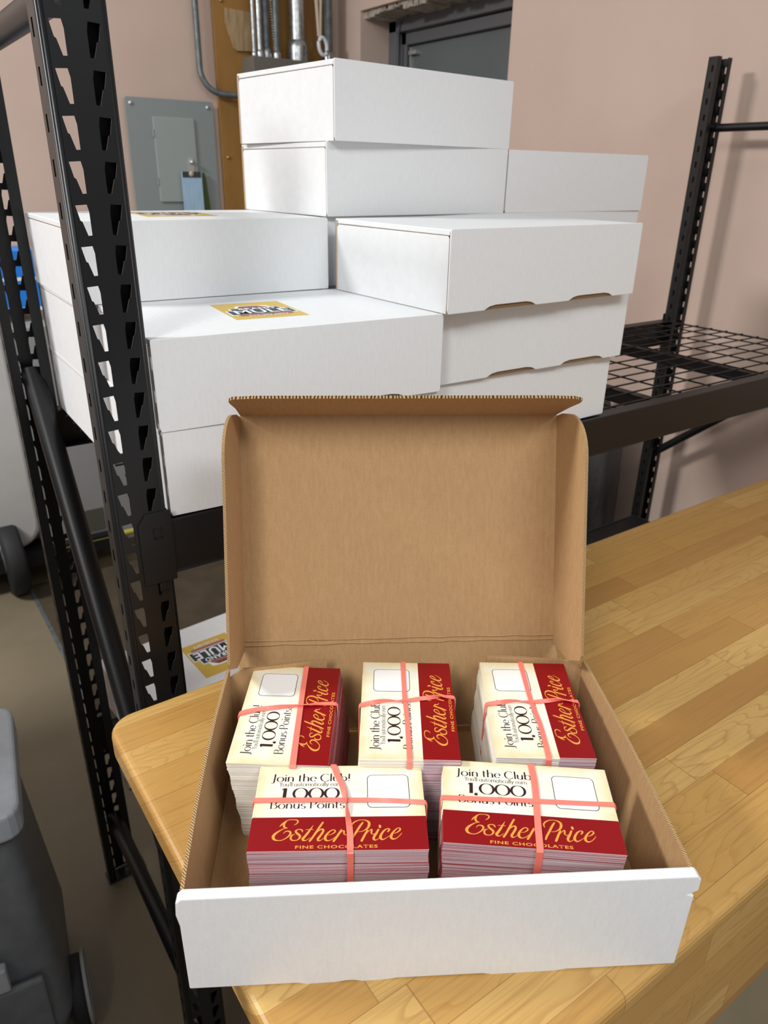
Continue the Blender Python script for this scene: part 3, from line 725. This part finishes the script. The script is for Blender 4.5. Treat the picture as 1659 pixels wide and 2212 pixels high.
bx['D'] = place_box(1.774, 1.868, 4, -1.0, 'white mailer box at the upper right, beside the two topmost boxes')
bx['L'] = place_box(0.486, 2.000, 0, 5.2, 'white mailer box with gold sticker on the lower shelf', z=LSZ+0.0012, group='white mailer box on the lower shelf')
sticker(bx['G'], 0.184, 0.1395, HB, 0.100, 0.126, math.radians(-3))
sticker(bx['E'], 0.200, 0.160, HB, 0.112, 0.126, math.radians(178))
sticker(bx['L'], 0.218, 0.138, HB, 0.112, 0.135, math.radians(178))
slotted(bx['C'], (0.30, 0.74)); slotted(bx['I'], (0.36, 0.76)); slotted(bx['J'], (0.5,)); slotted(bx['G'], (0.72,)); slotted(bx['H'], (0.5,))

# ------------------------------------------------------------------ the open carton
BX, BY, BR = 0.1655*U, 0.6650*U, -0.5456255
H0 = 0.1030
oc = thing('open_carton', 'open white mailer carton with kraft inside holding bundles of cards', 'box', (BX, BY, TZ+0.0008), BR)
g = MB(); g.box((0.003, 0.004, 0), (BW-0.003, BD+0.002, 0.003), mis=(0, 1, 1, 1, 1, 1)); g.build('base_panel', ('white_board', 'kraft'), oc)
# front wall: rolled double board, white outside and on top
g = MB()
fo = [(-0.0005, 0.0)]
for a, b in ((0.085, 0.125), (0.13, 0.165), (0.235, 0.305)):
    fo += [(a, 0.0), (a+0.008, -0.0022), (b-0.01, -0.0016), (b, 0.0)]
fo += [(BW, 0.0), (BW+0.0005, 0.03), (BW+0.001, H0-0.022), (BW-0.0035, H0-0.020), (BW+0.0035, H0-0.0165), (BW+0.0035, H0-0.004), (BW, H0), (0.002, H0), (-0.002, H0-0.004), (-0.003, H0-0.018), (-0.001, H0-0.03)]
g.plate(fo, (0, 0.0066, 0), (1,0,0), (0,0,1), (0,-1,0), 0.0096, 0, 1, 0)
g.build('front_wall', ('white_board', 'kraft'), oc, bevel=0.0014, seg=3)
g = MB(); g.box((0.1095, -0.00315, 0.004), (0.1102, -0.0028, 0.055)); g.build('crease', 'white_board', oc)
# side walls, slightly bowed, with fluted top edges
def bowed(sgn, x):
    g = MB(); n = 16; t = 0.003
    random.seed(11+sgn)
    cols = []
    for i in range(n+1):
        f = i/n; y = 0.006+f*(BD-0.006)
        bow = 0.0045*math.sin(math.pi*f)*sgn
        h = H0-0.0015-(0.003*math.sin(math.pi*f) if 0.1 < f < 0.95 else 0)+random.uniform(-0.0004, 0.0004)
        cols.append((y, bow, h))
    for i in range(n):
        (y0, b0, h0), (y1, b1, h1) = cols[i], cols[i+1]
        xi, xo = (x+t/2*-sgn, x+t/2*sgn)
        P = lambda xx, b, yy, hh: (xx+b*(hh/H0), yy, hh)
        g.add([P(xi,b0,y0,0.003), P(xi,b1,y1,0.003), P(xi,b1,y1,h1), P(xi,b0,y0,h0)], [(0,1,2,3)], 1)
        g.add([P(xo,b0,y0,0.0), P(xo,b1,y1,0.0), P(xo,b1,y1,h1), P(xo,b0,y0,h0)], [(0,1,2,3)], 0)
        g.add([P(xi,b0,y0,h0), P(xi,b1,y1,h1), P(xo,b1,y1,h1), P(xo,b0,y0,h0)], [(0,1,2,3)], 2)
    return g.build('side_wall', ('white_board', 'kraft_side', 'flute'), oc)
bowed(-1, 0.0015); bowed(1, BW-0.0015)
# dust tabs folded in from the side walls along the back
for sgn, xa, xb in ((1, 0.003, 0.108), (-1, BW-0.003, 0.287)):
    g = MB(); h1 = H0-0.001
    pts = [(0, 0.003), (abs(xb-xa)-0.002, 0.003), (abs(xb-xa), 0.02), (abs(xb-xa)+0.001, h1), (abs(xb-xa)-0.02, h1+0.0005), (0.012, h1-0.0015), (0.004, h1-0.008), (0, h1-0.012)]
    ex_ = Vector((xb-xa, 0.0135, 0)).normalized()
    nn = Vector((-ex_.y, ex_.x, 0))*(1 if sgn > 0 else -1)
    g.plate(pts, (xa, 0.2765, 0), ex_, (0,0,1), nn, 0.003, 1, 1, 2); g.build('corner_tab', ('white_board', 'kraft', 'flute'), oc)
# back wall leaning out, lid
HY, HZ = 0.3205, 0.104
g = MB(); by = Vector((0, HY-0.294, HZ-0.002)); L_ = by.length; by.normalize()
g.plate([(0.006, 0), (0.379, 0), (0.377, L_*0.8), (0.372, L_), (0.016, L_), (0.008, L_*0.8)], (0, 0.294, 0.002), (1,0,0), by, Vector((0, by.z, -by.y)), 0.003, 0, 1, 2)
g.build('back_wall', ('white_board', 'kraft', 'flute'), oc)
TY, TZl = 0.402, 0.3485
up = Vector((0, TY-HY, TZl-HZ)); LL = up.length; up.normalize(); nf = Vector((0, -up.z, up.y))   # nf faces the viewer
lx0, lx1 = 0.0155, 0.3705
g = MB()
g.plate([(lx0, 0), (lx1, 0), (lx1, LL), (lx0, LL)], (0, HY, HZ), (1,0,0), up, -nf, 0.003, 0, 1, 2)
# soft folded hinge ridges
random.seed(4)
for off, amp in ((0.0, 0.0008), (0.005, 0.0006)):
    pth = [(lx0+(lx1-lx0)*k/24, HY+up.y*(off-0.001)+random.uniform(-amp, amp)*0.5, HZ+up.z*(off-0.001)+random.uniform(-amp, amp)) for k in range(25)]
    g.tube(pth, 0.0013, 8, 1)
lid = g.build('lid', ('white_board', 'kraft', 'flute'), oc)
def lid_side(sgn, x):
    out = nf*0.997+Vector((sgn*0.055, 0, 0)); out.normalize(); FLp = 0.086
    pts = [(0.002, 0.0)]
    pts = [(-0.006, 0.0), (-0.012, FLp*0.55), (-0.002, FLp*0.97), (0.004, FLp)]
    for k in range(10):
        a = k/9; pts.append((LL-0.045+0.045*math.sin(a*math.pi/2), FLp-(0.05)*(1-math.cos(a*math.pi/2))))
    pts += [(LL+0.001, 0.016), (LL-0.001, 0.0)]
    g = MB(); nrm = up.cross(out).normalized()*(-1 if sgn > 0 else 1)
    # thickness away from the inside
    inside = Vector((-sgn, 0, 0)); 
    if nrm.dot(inside) > 0: nrm = -nrm
    g.plate(pts, (x, HY, HZ), up, out, nrm, 0.003, 0, 1, 2)
    g.build('lid_side_flap', ('white_board', 'kraft_side', 'flute'), lid)
lid_side(-1, lx0); lid_side(1, lx1)
ff = Vector((0, 0.338-TY, 0.386-TZl)); FFL = ff.length; ff.normalize()
nrm = Vector((1,0,0)).cross(ff); 
if nrm.z < 0: nrm = -nrm
pts = [(lx0+0.001, 0.0), (lx1-0.001, 0.0), (lx1+0.004, FFL*0.45), (lx1+0.009, FFL*0.72), (lx1+0.008, FFL*0.86), (lx1-0.002, FFL*0.96), (lx1-0.03, FFL), (lx0+0.025, FFL), (lx0+0.002, FFL*0.95), (lx0-0.003, FFL*0.85), (lx0-0.003, FFL*0.72), (lx0, FFL*0.45)]
g = MB(); g.plate(pts, (0, TY, TZl), (1,0,0), ff, nrm, 0.003, 0, 1, 2); g.build('lid_front_flap', ('white_board', 'kraft', 'flute_dark'), lid)

# ------------------------------------------------------------------ stroke lettering for the cards
def arc(cx_, cy_, rx, ry, a0, a1, n=10):
    return [(cx_+rx*math.cos(math.radians(a0+(a1-a0)*k/n)), cy_+ry*math.sin(math.radians(a0+(a1-a0)*k/n))) for k in range(n+1)]
def glyph(ch):
    """(advance, strokes) in units of cap height 1, x height 0.62"""
    G = {
    'J': (0.52, [[(0.36,1.0),(0.34,0.5),(0.31,0.05)]+arc(0.16,0.02,0.15,0.24,0,-130,6), [(0.24,1.0),(0.42,1.0)]]),
    'o': (0.72, [arc(0.36,0.31,0.29,0.31,90,450,20)]),
    'i': (0.28, [[(0.14,0.62),(0.14,0)], [(0.14,0.90),(0.14,0.80)]]),
    'n': (0.70, [[(0.12,0.62),(0.12,0)], [(0.12,0.40)]+arc(0.34,0.40,0.22,0.22,165,0,8)+[(0.56,0)]]),
    't': (0.42, [[(0.16,0.85),(0.16,0.14)]+arc(0.27,0.12,0.11,0.12,180,300,5), [(0.02,0.62),(0.36,0.62)]]),
    'h': (0.70, [[(0.12,1.05),(0.12,0)], [(0.12,0.40)]+arc(0.34,0.40,0.22,0.22,165,0,8)+[(0.56,0)]]),
    'e': (0.64, [[(0.06,0.36),(0.57,0.36)]+arc(0.33,0.32,0.26,0.30,8,320,18)]),
    'C': (0.90, [arc(0.50,0.49,0.43,0.51,48,318,20)]),
    'l': (0.26, [[(0.13,1.05),(0.13,0)]]),
    'u': (0.70, [[(0.12,0.62),(0.12,0.22)]+arc(0.33,0.22,0.21,0.22,180,350,8), [(0.56,0.62),(0.56,0)]]),
    'b': (0.74, [[(0.12,1.05),(0.12,0.02)], arc(0.38,0.31,0.27,0.31,160,-160,18)]),
    '!': (0.30, [[(0.17,1.0),(0.15,0.28)], [(0.15,0.08),(0.15,0.0)]]),
    'Y': (0.66, [[(0.04,1.0),(0.34,0.50),(0.34,0)], [(0.64,1.0),(0.34,0.50)]]),
    "'": (0.16, [[(0.09,1.02),(0.06,0.80)]]),
    'a': (0.66, [arc(0.30,0.29,0.25,0.29,60,330,16), [(0.54,0.62),(0.54,0)]]),
    'm': (1.05, [[(0.12,0.62),(0.12,0)], [(0.12,0.40)]+arc(0.32,0.40,0.20,0.22,165,0,8)+[(0.52,0)], [(0.52,0.40)]+arc(0.72,0.40,0.20,0.22,165,0,8)+[(0.92,0)]]),
    'c': (0.60, [arc(0.34,0.31,0.27,0.31,45,320,16)]),
    'y': (0.60, [[(0.05,0.62),(0.30,0.05)], [(0.56,0.62),(0.30,0.05),(0.16,-0.25)]]),
    'r': (0.46, [[(0.12,0.62),(0.12,0)], [(0.12,0.38)]+arc(0.32,0.40,0.20,0.21,160,50,5)]),
    's': (0.52, [arc(0.27,0.46,0.17,0.15,40,250,8)+arc(0.27,0.16,0.19,0.155,70,-150,9)]),
    'B': (0.78, [[(0.14,1.0),(0.14,0)], [(0.14,1.0)]+arc(0.36,0.77,0.24,0.23,90,-90,8)+[(0.14,0.54)], [(0.14,0.54)]+arc(0.40,0.27,0.29,0.27,90,-90,8)+[(0.14,0.0)]]),
    'P': (0.72, [[(0.14,1.0),(0.14,0)], [(0.14,1.0)]+arc(0.38,0.74,0.26,0.26,90,-90,8)+[(0.14,0.48)]]),
    '1': (0.42, [[(0.04,0.86),(0.20,0.96)], [(0.24,1.0),(0.22,0)]]),
    '0': (0.98, [arc(0.49,0.49,0.42,0.51,90,450,24)]),
    ',': (0.30, [[(0.12,0.06),(0.13,0.03)], [(0.13,0.02),(0.06,-0.18)]]),
    ' ': (0.34, []),
    }
    return G[ch]
def engrave(g, s, x, y, size, width, thick, thin, z, hscale=1.0, mi=0):
    total = sum(glyph(c)[0] for c in s); k = width/total
    for c in s:
        adv, st = glyph(c)
        for stroke in st:
            pts = []
            for i, (a, b) in enumerate(stroke):
                p, q = stroke[max(i-1, 0)], stroke[min(i+1, len(stroke)-1)]
                dx, dy = (q[0]-p[0])*k, (q[1]-p[1])*size; L = math.hypot(dx, dy) or 1
                w = thin+(thick-thin)*(abs(dy)/L)**1.6
                if c in '1,' and len(stroke) == 2 and abs(dy)/L > 0.5: w *= 1.35
                pts.append((x+a*k, y+b*size, w))
            if len(pts) > 2: g.ribbon(pts, z, mi, 2, False)
            else: g.ribbon(pts, z, mi, 1, False)
        x += adv*k
CW, CH = 0.1473, 0.094
SCRIPT = [[[-49.69,-22.23,0.58],[-48.14,-19.96,1.17],[-46.04,-17.59,0.92],[-43.07,-15.48,0.76],[-38.49,-15.08,0.67],[-35.51,-15.79,1.18],[-34.77,-17.53,1.17],[-36.09,-19.66,0.83],[-37.9,-20.69,0.42]],[[-43.88,-15.85,0.59],[-45.4,-17.87,1.34],[-46.37,-20.26,1.92],[-45.61,-22.94,1.58],[-42.85,-23.89,0.33]],[[-42.85,-23.89,0.33],[-46.1,-24.52,0.66],[-49.62,-26.82,1.24],[-52.65,-29.63,2.05],[-54.02,-32.44,2.45],[-53.17,-35.02,2.03],[-50.41,-36.35,0.89],[-46.78,-36.17,0.73],[-42.91,-33.69,0.98],[-40.3,-30.39,1.64],[-40.48,-27.93,1.65],[-42.61,-26.95,1.07],[-44.82,-27.69,0.74],[-45.9,-29.5,0.41]],[[-30.25,-28.34,0.49],[-30.79,-26.24,1.32],[-32.41,-25.36,0.83],[-34.86,-25.79,0.99],[-35.93,-27.19,1.49],[-34.85,-29.19,1.89],[-32.44,-31.57,1.97],[-32.11,-33.64,1.72],[-33.8,-35.91,0.9],[-36.6,-36.62,0.81],[-38.89,-35.81,1.38],[-39.57,-33.75,1.63],[-38.79,-31.45,1.23],[-36.42,-30.31,0.33]],[[-21.63,-21.27,0.25],[-23.36,-24.43,1.08],[-25.25,-28.07,1.81],[-27.89,-32.44,2.05],[-29.57,-35.23,2.24],[-28.47,-36.68,1.38],[-26.46,-36.31,0.57],[-23.73,-33.81,0.41]],[[-28.05,-25.76,0.33],[-24.96,-25.61,0.58],[-21.44,-25.63,0.58]],[[-13.81,-18.36,1.51],[-15.97,-22.45,1.75],[-18.66,-27.94,1.82],[-21.31,-33.08,1.8],[-23.77,-37.23,1.79]],[[-20.93,-32.57,0.41],[-17.83,-27.96,0.83],[-15.02,-25.64,1.16],[-13.37,-25.68,1.66],[-13.29,-28.04,1.9],[-15.41,-32.17,1.89],[-17.14,-35.22,2.04],[-16.66,-37.02,1.38],[-14.65,-36.55,0.57],[-11.87,-34.04,0.41]],[[-9.07,-31.51,0.41],[-6.21,-30.89,0.58],[-3.57,-28.75,1.07],[-3.27,-27.08,1.08],[-4.86,-26.21,0.91],[-7.52,-27.63,1.08],[-10.31,-31.23,1.81],[-11.25,-34.31,2.21],[-10.57,-36.52,1.79],[-8.52,-37.18,0.82],[-5.69,-35.96,0.57],[-2.88,-33.44,0.41]],[[1.98,-26.24,1.24],[0.16,-29.87,1.81],[-2.05,-33.97,1.89],[-4.23,-37.77,1.79]],[[-1.24,-32.96,0.33],[1.59,-28.85,0.58],[3.44,-27.21,0.91],[4.27,-28.12,1.32],[4.16,-30.47,0.99],[6.55,-31.82,0.41]],[[11.36,-24.41,0.75],[10.53,-22.42,1.17],[11.59,-19.49,1.26],[14.98,-16.96,0.93],[18.78,-16.21,0.59],[22.15,-16.66,1.01],[24.84,-18.66,1.94],[25.05,-21.89,2.18],[23.64,-24.96,1.67],[20.68,-27.39,0.75],[18.17,-28.39,0.58],[15.89,-28.61,0.33]],[[19.79,-19.0,1.34],[17.42,-22.82,1.84],[14.44,-28.58,1.82],[11.93,-33.22,1.73],[10.48,-36.79,1.39]],[[23.8,-26.92,1.25],[21.85,-30.81,1.82],[18.76,-37.72,1.88]],[[21.41,-32.11,0.33],[24.81,-27.99,0.58],[27.15,-26.19,1.0],[27.09,-28.3,1.41],[26.83,-30.13,1.08],[28.45,-31.2,0.66],[30.97,-29.95,0.41]],[[32.76,-26.56,1.66],[30.95,-30.47,1.9],[28.98,-34.07,2.06],[28.9,-36.53,1.8],[30.72,-37.08,0.74],[33.67,-34.93,0.41]],[[34.08,-22.49,2.09],[34.19,-23.99,2.09]],[[40.56,-28.82,1.16],[42.0,-26.58,1.42],[40.72,-25.61,0.83],[37.71,-27.45,1.41],[35.05,-31.59,1.9],[34.3,-34.69,2.22],[35.66,-36.67,1.39],[38.16,-35.79,0.66],[42.22,-32.77,0.41]],[[45.85,-30.76,0.41],[48.41,-29.5,0.83],[50.85,-27.18,1.33],[50.75,-25.43,1.09],[48.66,-25.44,0.84],[45.55,-28.66,1.5],[43.49,-32.28,2.06],[43.14,-34.86,2.14],[44.7,-36.33,1.4],[47.63,-35.46,0.66],[50.71,-32.42,0.58],[52.32,-30.1,0.33]]]
def band_loop(g, top, zt, width, box_, twist=None):
    """flat elastic: top path in card coordinates, then down the sides and under"""
    pts = []
    zt_ = zt+0.0009
    for i, (x, y, w, tw) in enumerate(top): pts.append((Vector((x, y, zt_+0.0012*abs(math.sin(tw)))), w, tw))
    xe, ye, w, tw = top[-1]; xs, ys, w0, tw0 = top[0]
    horiz = abs(xe-xs) > abs(ye-ys)
    def edge(x, y, s):
        return (x+s*0.0015, y) if horiz else (x, y-s*0.0015 if ys > ye else y+s*0.0015)
    a = edge(xe, ye, 1); b = edge(xs, ys, -1)
    tail = [(Vector((a[0], a[1], zt_-0.002)), w, 0), (Vector((a[0], a[1], zt*0.5)), w, 0), (Vector((a[0], a[1], 0.0006)), w, 0)]
    head = [(Vector((b[0], b[1], 0.0006)), w0, 0), (Vector((b[0], b[1], zt*0.5)), w0, 0), (Vector((b[0], b[1], zt_-0.002)), w0, 0)]
    seq = head+pts+tail
    th = 0.0009
    rings = []
    across0 = Vector((0, 1, 0)) if horiz else Vector((1, 0, 0))
    for i, (p, w, tw) in enumerate(seq):
        q0 = seq[max(i-1, 0)][0]; q1 = seq[min(i+1, len(seq)-1)][0]
        d = (q1-q0).normalized()
        ac = (across0-d*across0.dot(d)).normalized(); nn = d.cross(ac)
        if nn.z < 0 and abs(nn.z) > 0.3: nn = -nn
        ac2 = ac*math.cos(tw)+nn*math.sin(tw); n2 = d.cross(ac2)
        rings.append([p+ac2*w/2+n2*th/2, p-ac2*w/2+n2*th/2, p-ac2*w/2-n2*th/2, p+ac2*w/2-n2*th/2])
    vs = [v for r in rings for v in r]; fs = []
    for i in range(len(rings)-1):
        for k in range(4): fs.append((i*4+k, i*4+(k+1) % 4, (i+1)*4+(k+1) % 4, (i+1)*4+k))
    g.add(vs, fs)
def smooth_path(keys, n=28):
    out = []
    P = [keys[0]]+list(keys)+[keys[-1]]
    segs = len(keys)-1
    for i in range(1, segs+1):
        m_ = max(2, n//segs)
        for k in range(m_):
            t = k/m_
            out.append(tuple(0.5*((2*P[i][c])+(-P[i-1][c]+P[i+1][c])*t+(2*P[i-1][c]-5*P[i][c]+4*P[i+1][c]-P[i+2][c])*t*t+(-P[i-1][c]+3*P[i][c]-3*P[i+1][c]+P[i+2][c])*t**3) for c in range(4)))
    out.append(tuple(keys[-1])); return out
# shared meshes
g = MB(); CT = 0.00045
g.box((-CW/2, -CH/2, 0), (CW/2, CH/2, CT), mis=(1, 1, 0, 0, 0, 0)); card_proto = g.build('card', ('card_edge', 'card_face'))
card_mesh = card_proto.data; bpy.data.objects.remove(card_proto)
g = MB(); g.box((-CW/2, -CH/2, 0), (CW/2, CH/2, CT), mis=(0, 0, 1, 1, 1, 1)); tmp = g.build('top_card', ('parchment', 'white_ink')); top_mesh = tmp.data; bpy.data.objects.remove(tmp)
z1 = CT+0.00006
def mk(name, g, mats): o = g.build(name, mats); me = o.data; bpy.data.objects.remove(o); return me
g = MB(); g.add([(-CW/2, -CH/2, z1), (CW/2, -CH/2, z1), (CW/2, -0.0125, z1), (-CW/2, -0.0125, z1)], [(0,1,2,3)]); red_mesh = mk('red_band', g, 'card_red')
g = MB()
for s in SCRIPT: g.ribbon([(a/1000, b/1000, w/1000) for a, b, w in s], z1+0.00006, 0, 6, True)
script_mesh = mk('script_lettering', g, 'gold')
g = MB(); zq = z1
engrave(g, 'Join the Club!', -0.0625, 0.0282, 0.0088, 0.0715, 0.00135, 0.00028, zq)
engrave(g, '1,000', -0.0520, 0.0080, 0.0122, 0.0515, 0.0023, 0.00045, zq)
engrave(g, 'Bonus Points!', -0.0605, -0.0030, 0.0085, 0.0675, 0.00125, 0.00028, zq)
ink_mesh = mk('headline', g, 'ink')
g = MB(); engrave(g, "You'll automatically earn", -0.0545, 0.0225, 0.0048, 0.0560, 0.0006, 0.00018, zq); small_mesh = mk('small_print', g, 'ink_light')
g = MB(); o_ = rrect(0.0238, -0.0030, 0.0612, 0.0352, 0.0045, 5); i_ = rrect(0.0244, -0.0024, 0.0606, 0.0346, 0.0040, 5)
g.add([(a, b, zq) for a, b in o_], [tuple(range(len(o_)))], 0); g.add([(a, b, zq+0.00005) for a, b in i_], [tuple(range(len(i_)))], 1)
frame_mesh = mk('code_frame', g, ('ink', 'white_ink'))
tmpo = text_mesh('tagline', 'FINE CHOCOLATES', 0.0056, 'gold', None, (0, 0, 0), sx=1.0, off=0.0001, space=1.12)
dimx = max(v.co.x for v in tmpo.data.vertices)-min(v.co.x for v in tmpo.data.vertices)
tag_mesh = tmpo.data; bpy.data.objects.remove(tmpo)
def bundle(cx_, cy_, h, yaw, label, bands, shear=(0, 0), fan=0.0, seed=1):
    c, s = math.cos(BR), math.sin(BR)
    wx, wy = BX+cx_*c-cy_*s, BY+cx_*s+cy_*c
    b = thing('card_bundle', label, 'card bundle', (wx, wy, TZ+0.0008+0.0032), BR+math.radians(yaw), 'banded card bundles in the open carton')
    random.seed(seed)
    N = 99
    top = h-0.0036
    ztop = top-CT
    def jit(z):
        f = 1-z/top
        return shear[0]*f+random.gauss(0, 0.00016)+0.0006*math.sin(z*190+seed), shear[1]*f+random.gauss(0, 0.00016)+0.0005*math.sin(z*230+seed*2)
    pitch = 0.00045
    for k in range(1, N+1):
        z = ztop-k*pitch
        o = bpy.data.objects.new('card', card_mesh); COL.objects.link(o); o.parent = b
        dx, dy = jit(z); o.location = (dx, dy, z); o.rotation_euler = (0, 0, random.gauss(0, 0.003)+fan*(k/N))
    zb = ztop-(N+1)*pitch
    g = MB(); z = 0.0
    while z < zb:
        dx, dy = jit(z); t = min(0.00045, zb+0.00045-z)
        g.box((-CW/2+dx, -CH/2+dy, z), (CW/2+dx, CH/2+dy, z+t), mis=(1, 1, 0, 0, 0, 0)); z += pitch
    st = g.build('card_stack', ('card_edge', 'card_face'), b); st['kind'] = 'stuff'
    tc = bpy.data.objects.new('top_card', top_mesh); COL.objects.link(tc); tc.parent = b; tc.location = (0, 0, ztop)
    for nm, me in (('red_band', red_mesh), ('script_lettering', script_mesh), ('headline', ink_mesh), ('small_print', small_mesh), ('code_frame', frame_mesh)):
        o = bpy.data.objects.new(nm, me); COL.objects.link(o); o.parent = tc
    o = bpy.data.objects.new('tagline', tag_mesh); COL.objects.link(o); o.parent = tc; o.location = (-0.0018, -0.0434, z1+0.00006); o.scale = (0.067/dimx, 0.75, 1)
    for nb, keys in enumerate(bands):
        g = MB(); band_loop(g, smooth_path([(a/1000, q/1000, w/1000, tw) for a, q, w, tw in keys]), top+0.0006*nb, 0, None); g.build('rubber_band', 'band', b)
    return b
q = math.pi
bundle(0.1206, 0.0890, 0.0950, -1.9, 'front left card bundle, lying crosswise with a twisted band',
       [[(-7, 47.5, 5.2, 0), (-3.5, 36, 5.2, 0), (1.6, 22, 5, 0.2), (4.2, 8, 5, 0.9), (6, -3, 5, 1.9), (8.0, -20, 5.2, 2.7), (9.2, -32, 5.2, q), (9.6, -47.5, 5.2, q)],
        [(-74, 5.4, 4.6, 0), (-30, 5.2, 4.8, 0), (10, 4.6, 4.4, 0), (34, 3.4, 3.6, 0.6), (52, 2.0, 3.6, 1.0), (74, 0.8, 3.8, 0.2)]], seed=1)
bundle(0.2835, 0.0795, 0.0985, -7.8, 'front right card bundle, lying crosswise beside the right wall of the carton',
       [[(7, 47.5, 5.6, 0), (8, 25, 5.8, 0), (7.0, 0, 5.6, 0), (5.5, -25, 5.6, 0), (4.5, -47.5, 5.6, 0)],
        [(-74, -0.5, 4.6, 0), (-30, 1.0, 4.4, 0), (10, 2.5, 4.4, 0), (45, 3.5, 4.2, 0), (74, 4.5, 4.2, 0)]], fan=0.01, seed=2)
bundle(0.0697, 0.2110, 0.0975, 90-4.8, 'back left card bundle, standing lengthwise, its lower cards leaning out',
       [[(-74, -14.5, 6.0, 0), (-20, -12.5, 5.6, 0), (30, -11, 5.2, 0), (74, -10, 5.2, 0)],
        [(-6, 47.5, 5.6, 0), (-1, 34, 5.0, 0.3), (3, 15, 4.2, 1.0), (6, -5, 4.2, 1.9), (10, -22, 4.4, 2.6), (12, -35, 4.4, q), (12, -47.5, 4.6, q)]], shear=(0.003, -0.010), seed=3)
bundle(0.1900, 0.2040, 0.1050, 90-3.9, 'back middle card bundle, standing lengthwise between two others',
       [[(-74, 0, 4.8, 0), (-20, 1, 4.6, 0), (20, 3, 4.6, 0), (74, 3.5, 4.6, 0)],
        [(0, 47.5, 5.0, 0), (3, 36, 4.4, 0.8), (6, 22, 4.2, 1.8), (7, 8, 4.2, 2.6), (10, -10, 4.2, 3.6), (13, -28, 4.2, 4.6), (15, -38, 4.4, 6.0), (14, -47.5, 4.6, 2*q)]], seed=4)
bundle(0.3200, 0.2085, 0.0975, 90-4.2, 'back right card bundle, standing lengthwise at the right rear corner',
       [[(-74, -2, 5.2, 0), (-30, -2, 4.6, 0.2), (10, 1, 4.6, 0.1), (74, 1.5, 5.0, 0)],
        [(0, 47.5, 5.0, 0), (2, 34, 4.4, 0.9), (5, 18, 4.2, 2.0), (5, 2, 4.2, 3.0), (6, -14, 4.2, 4.0), (8, -30, 4.2, 5.2), (7, -47.5, 4.6, 2*q)]], shear=(0.0, 0.004), seed=5)
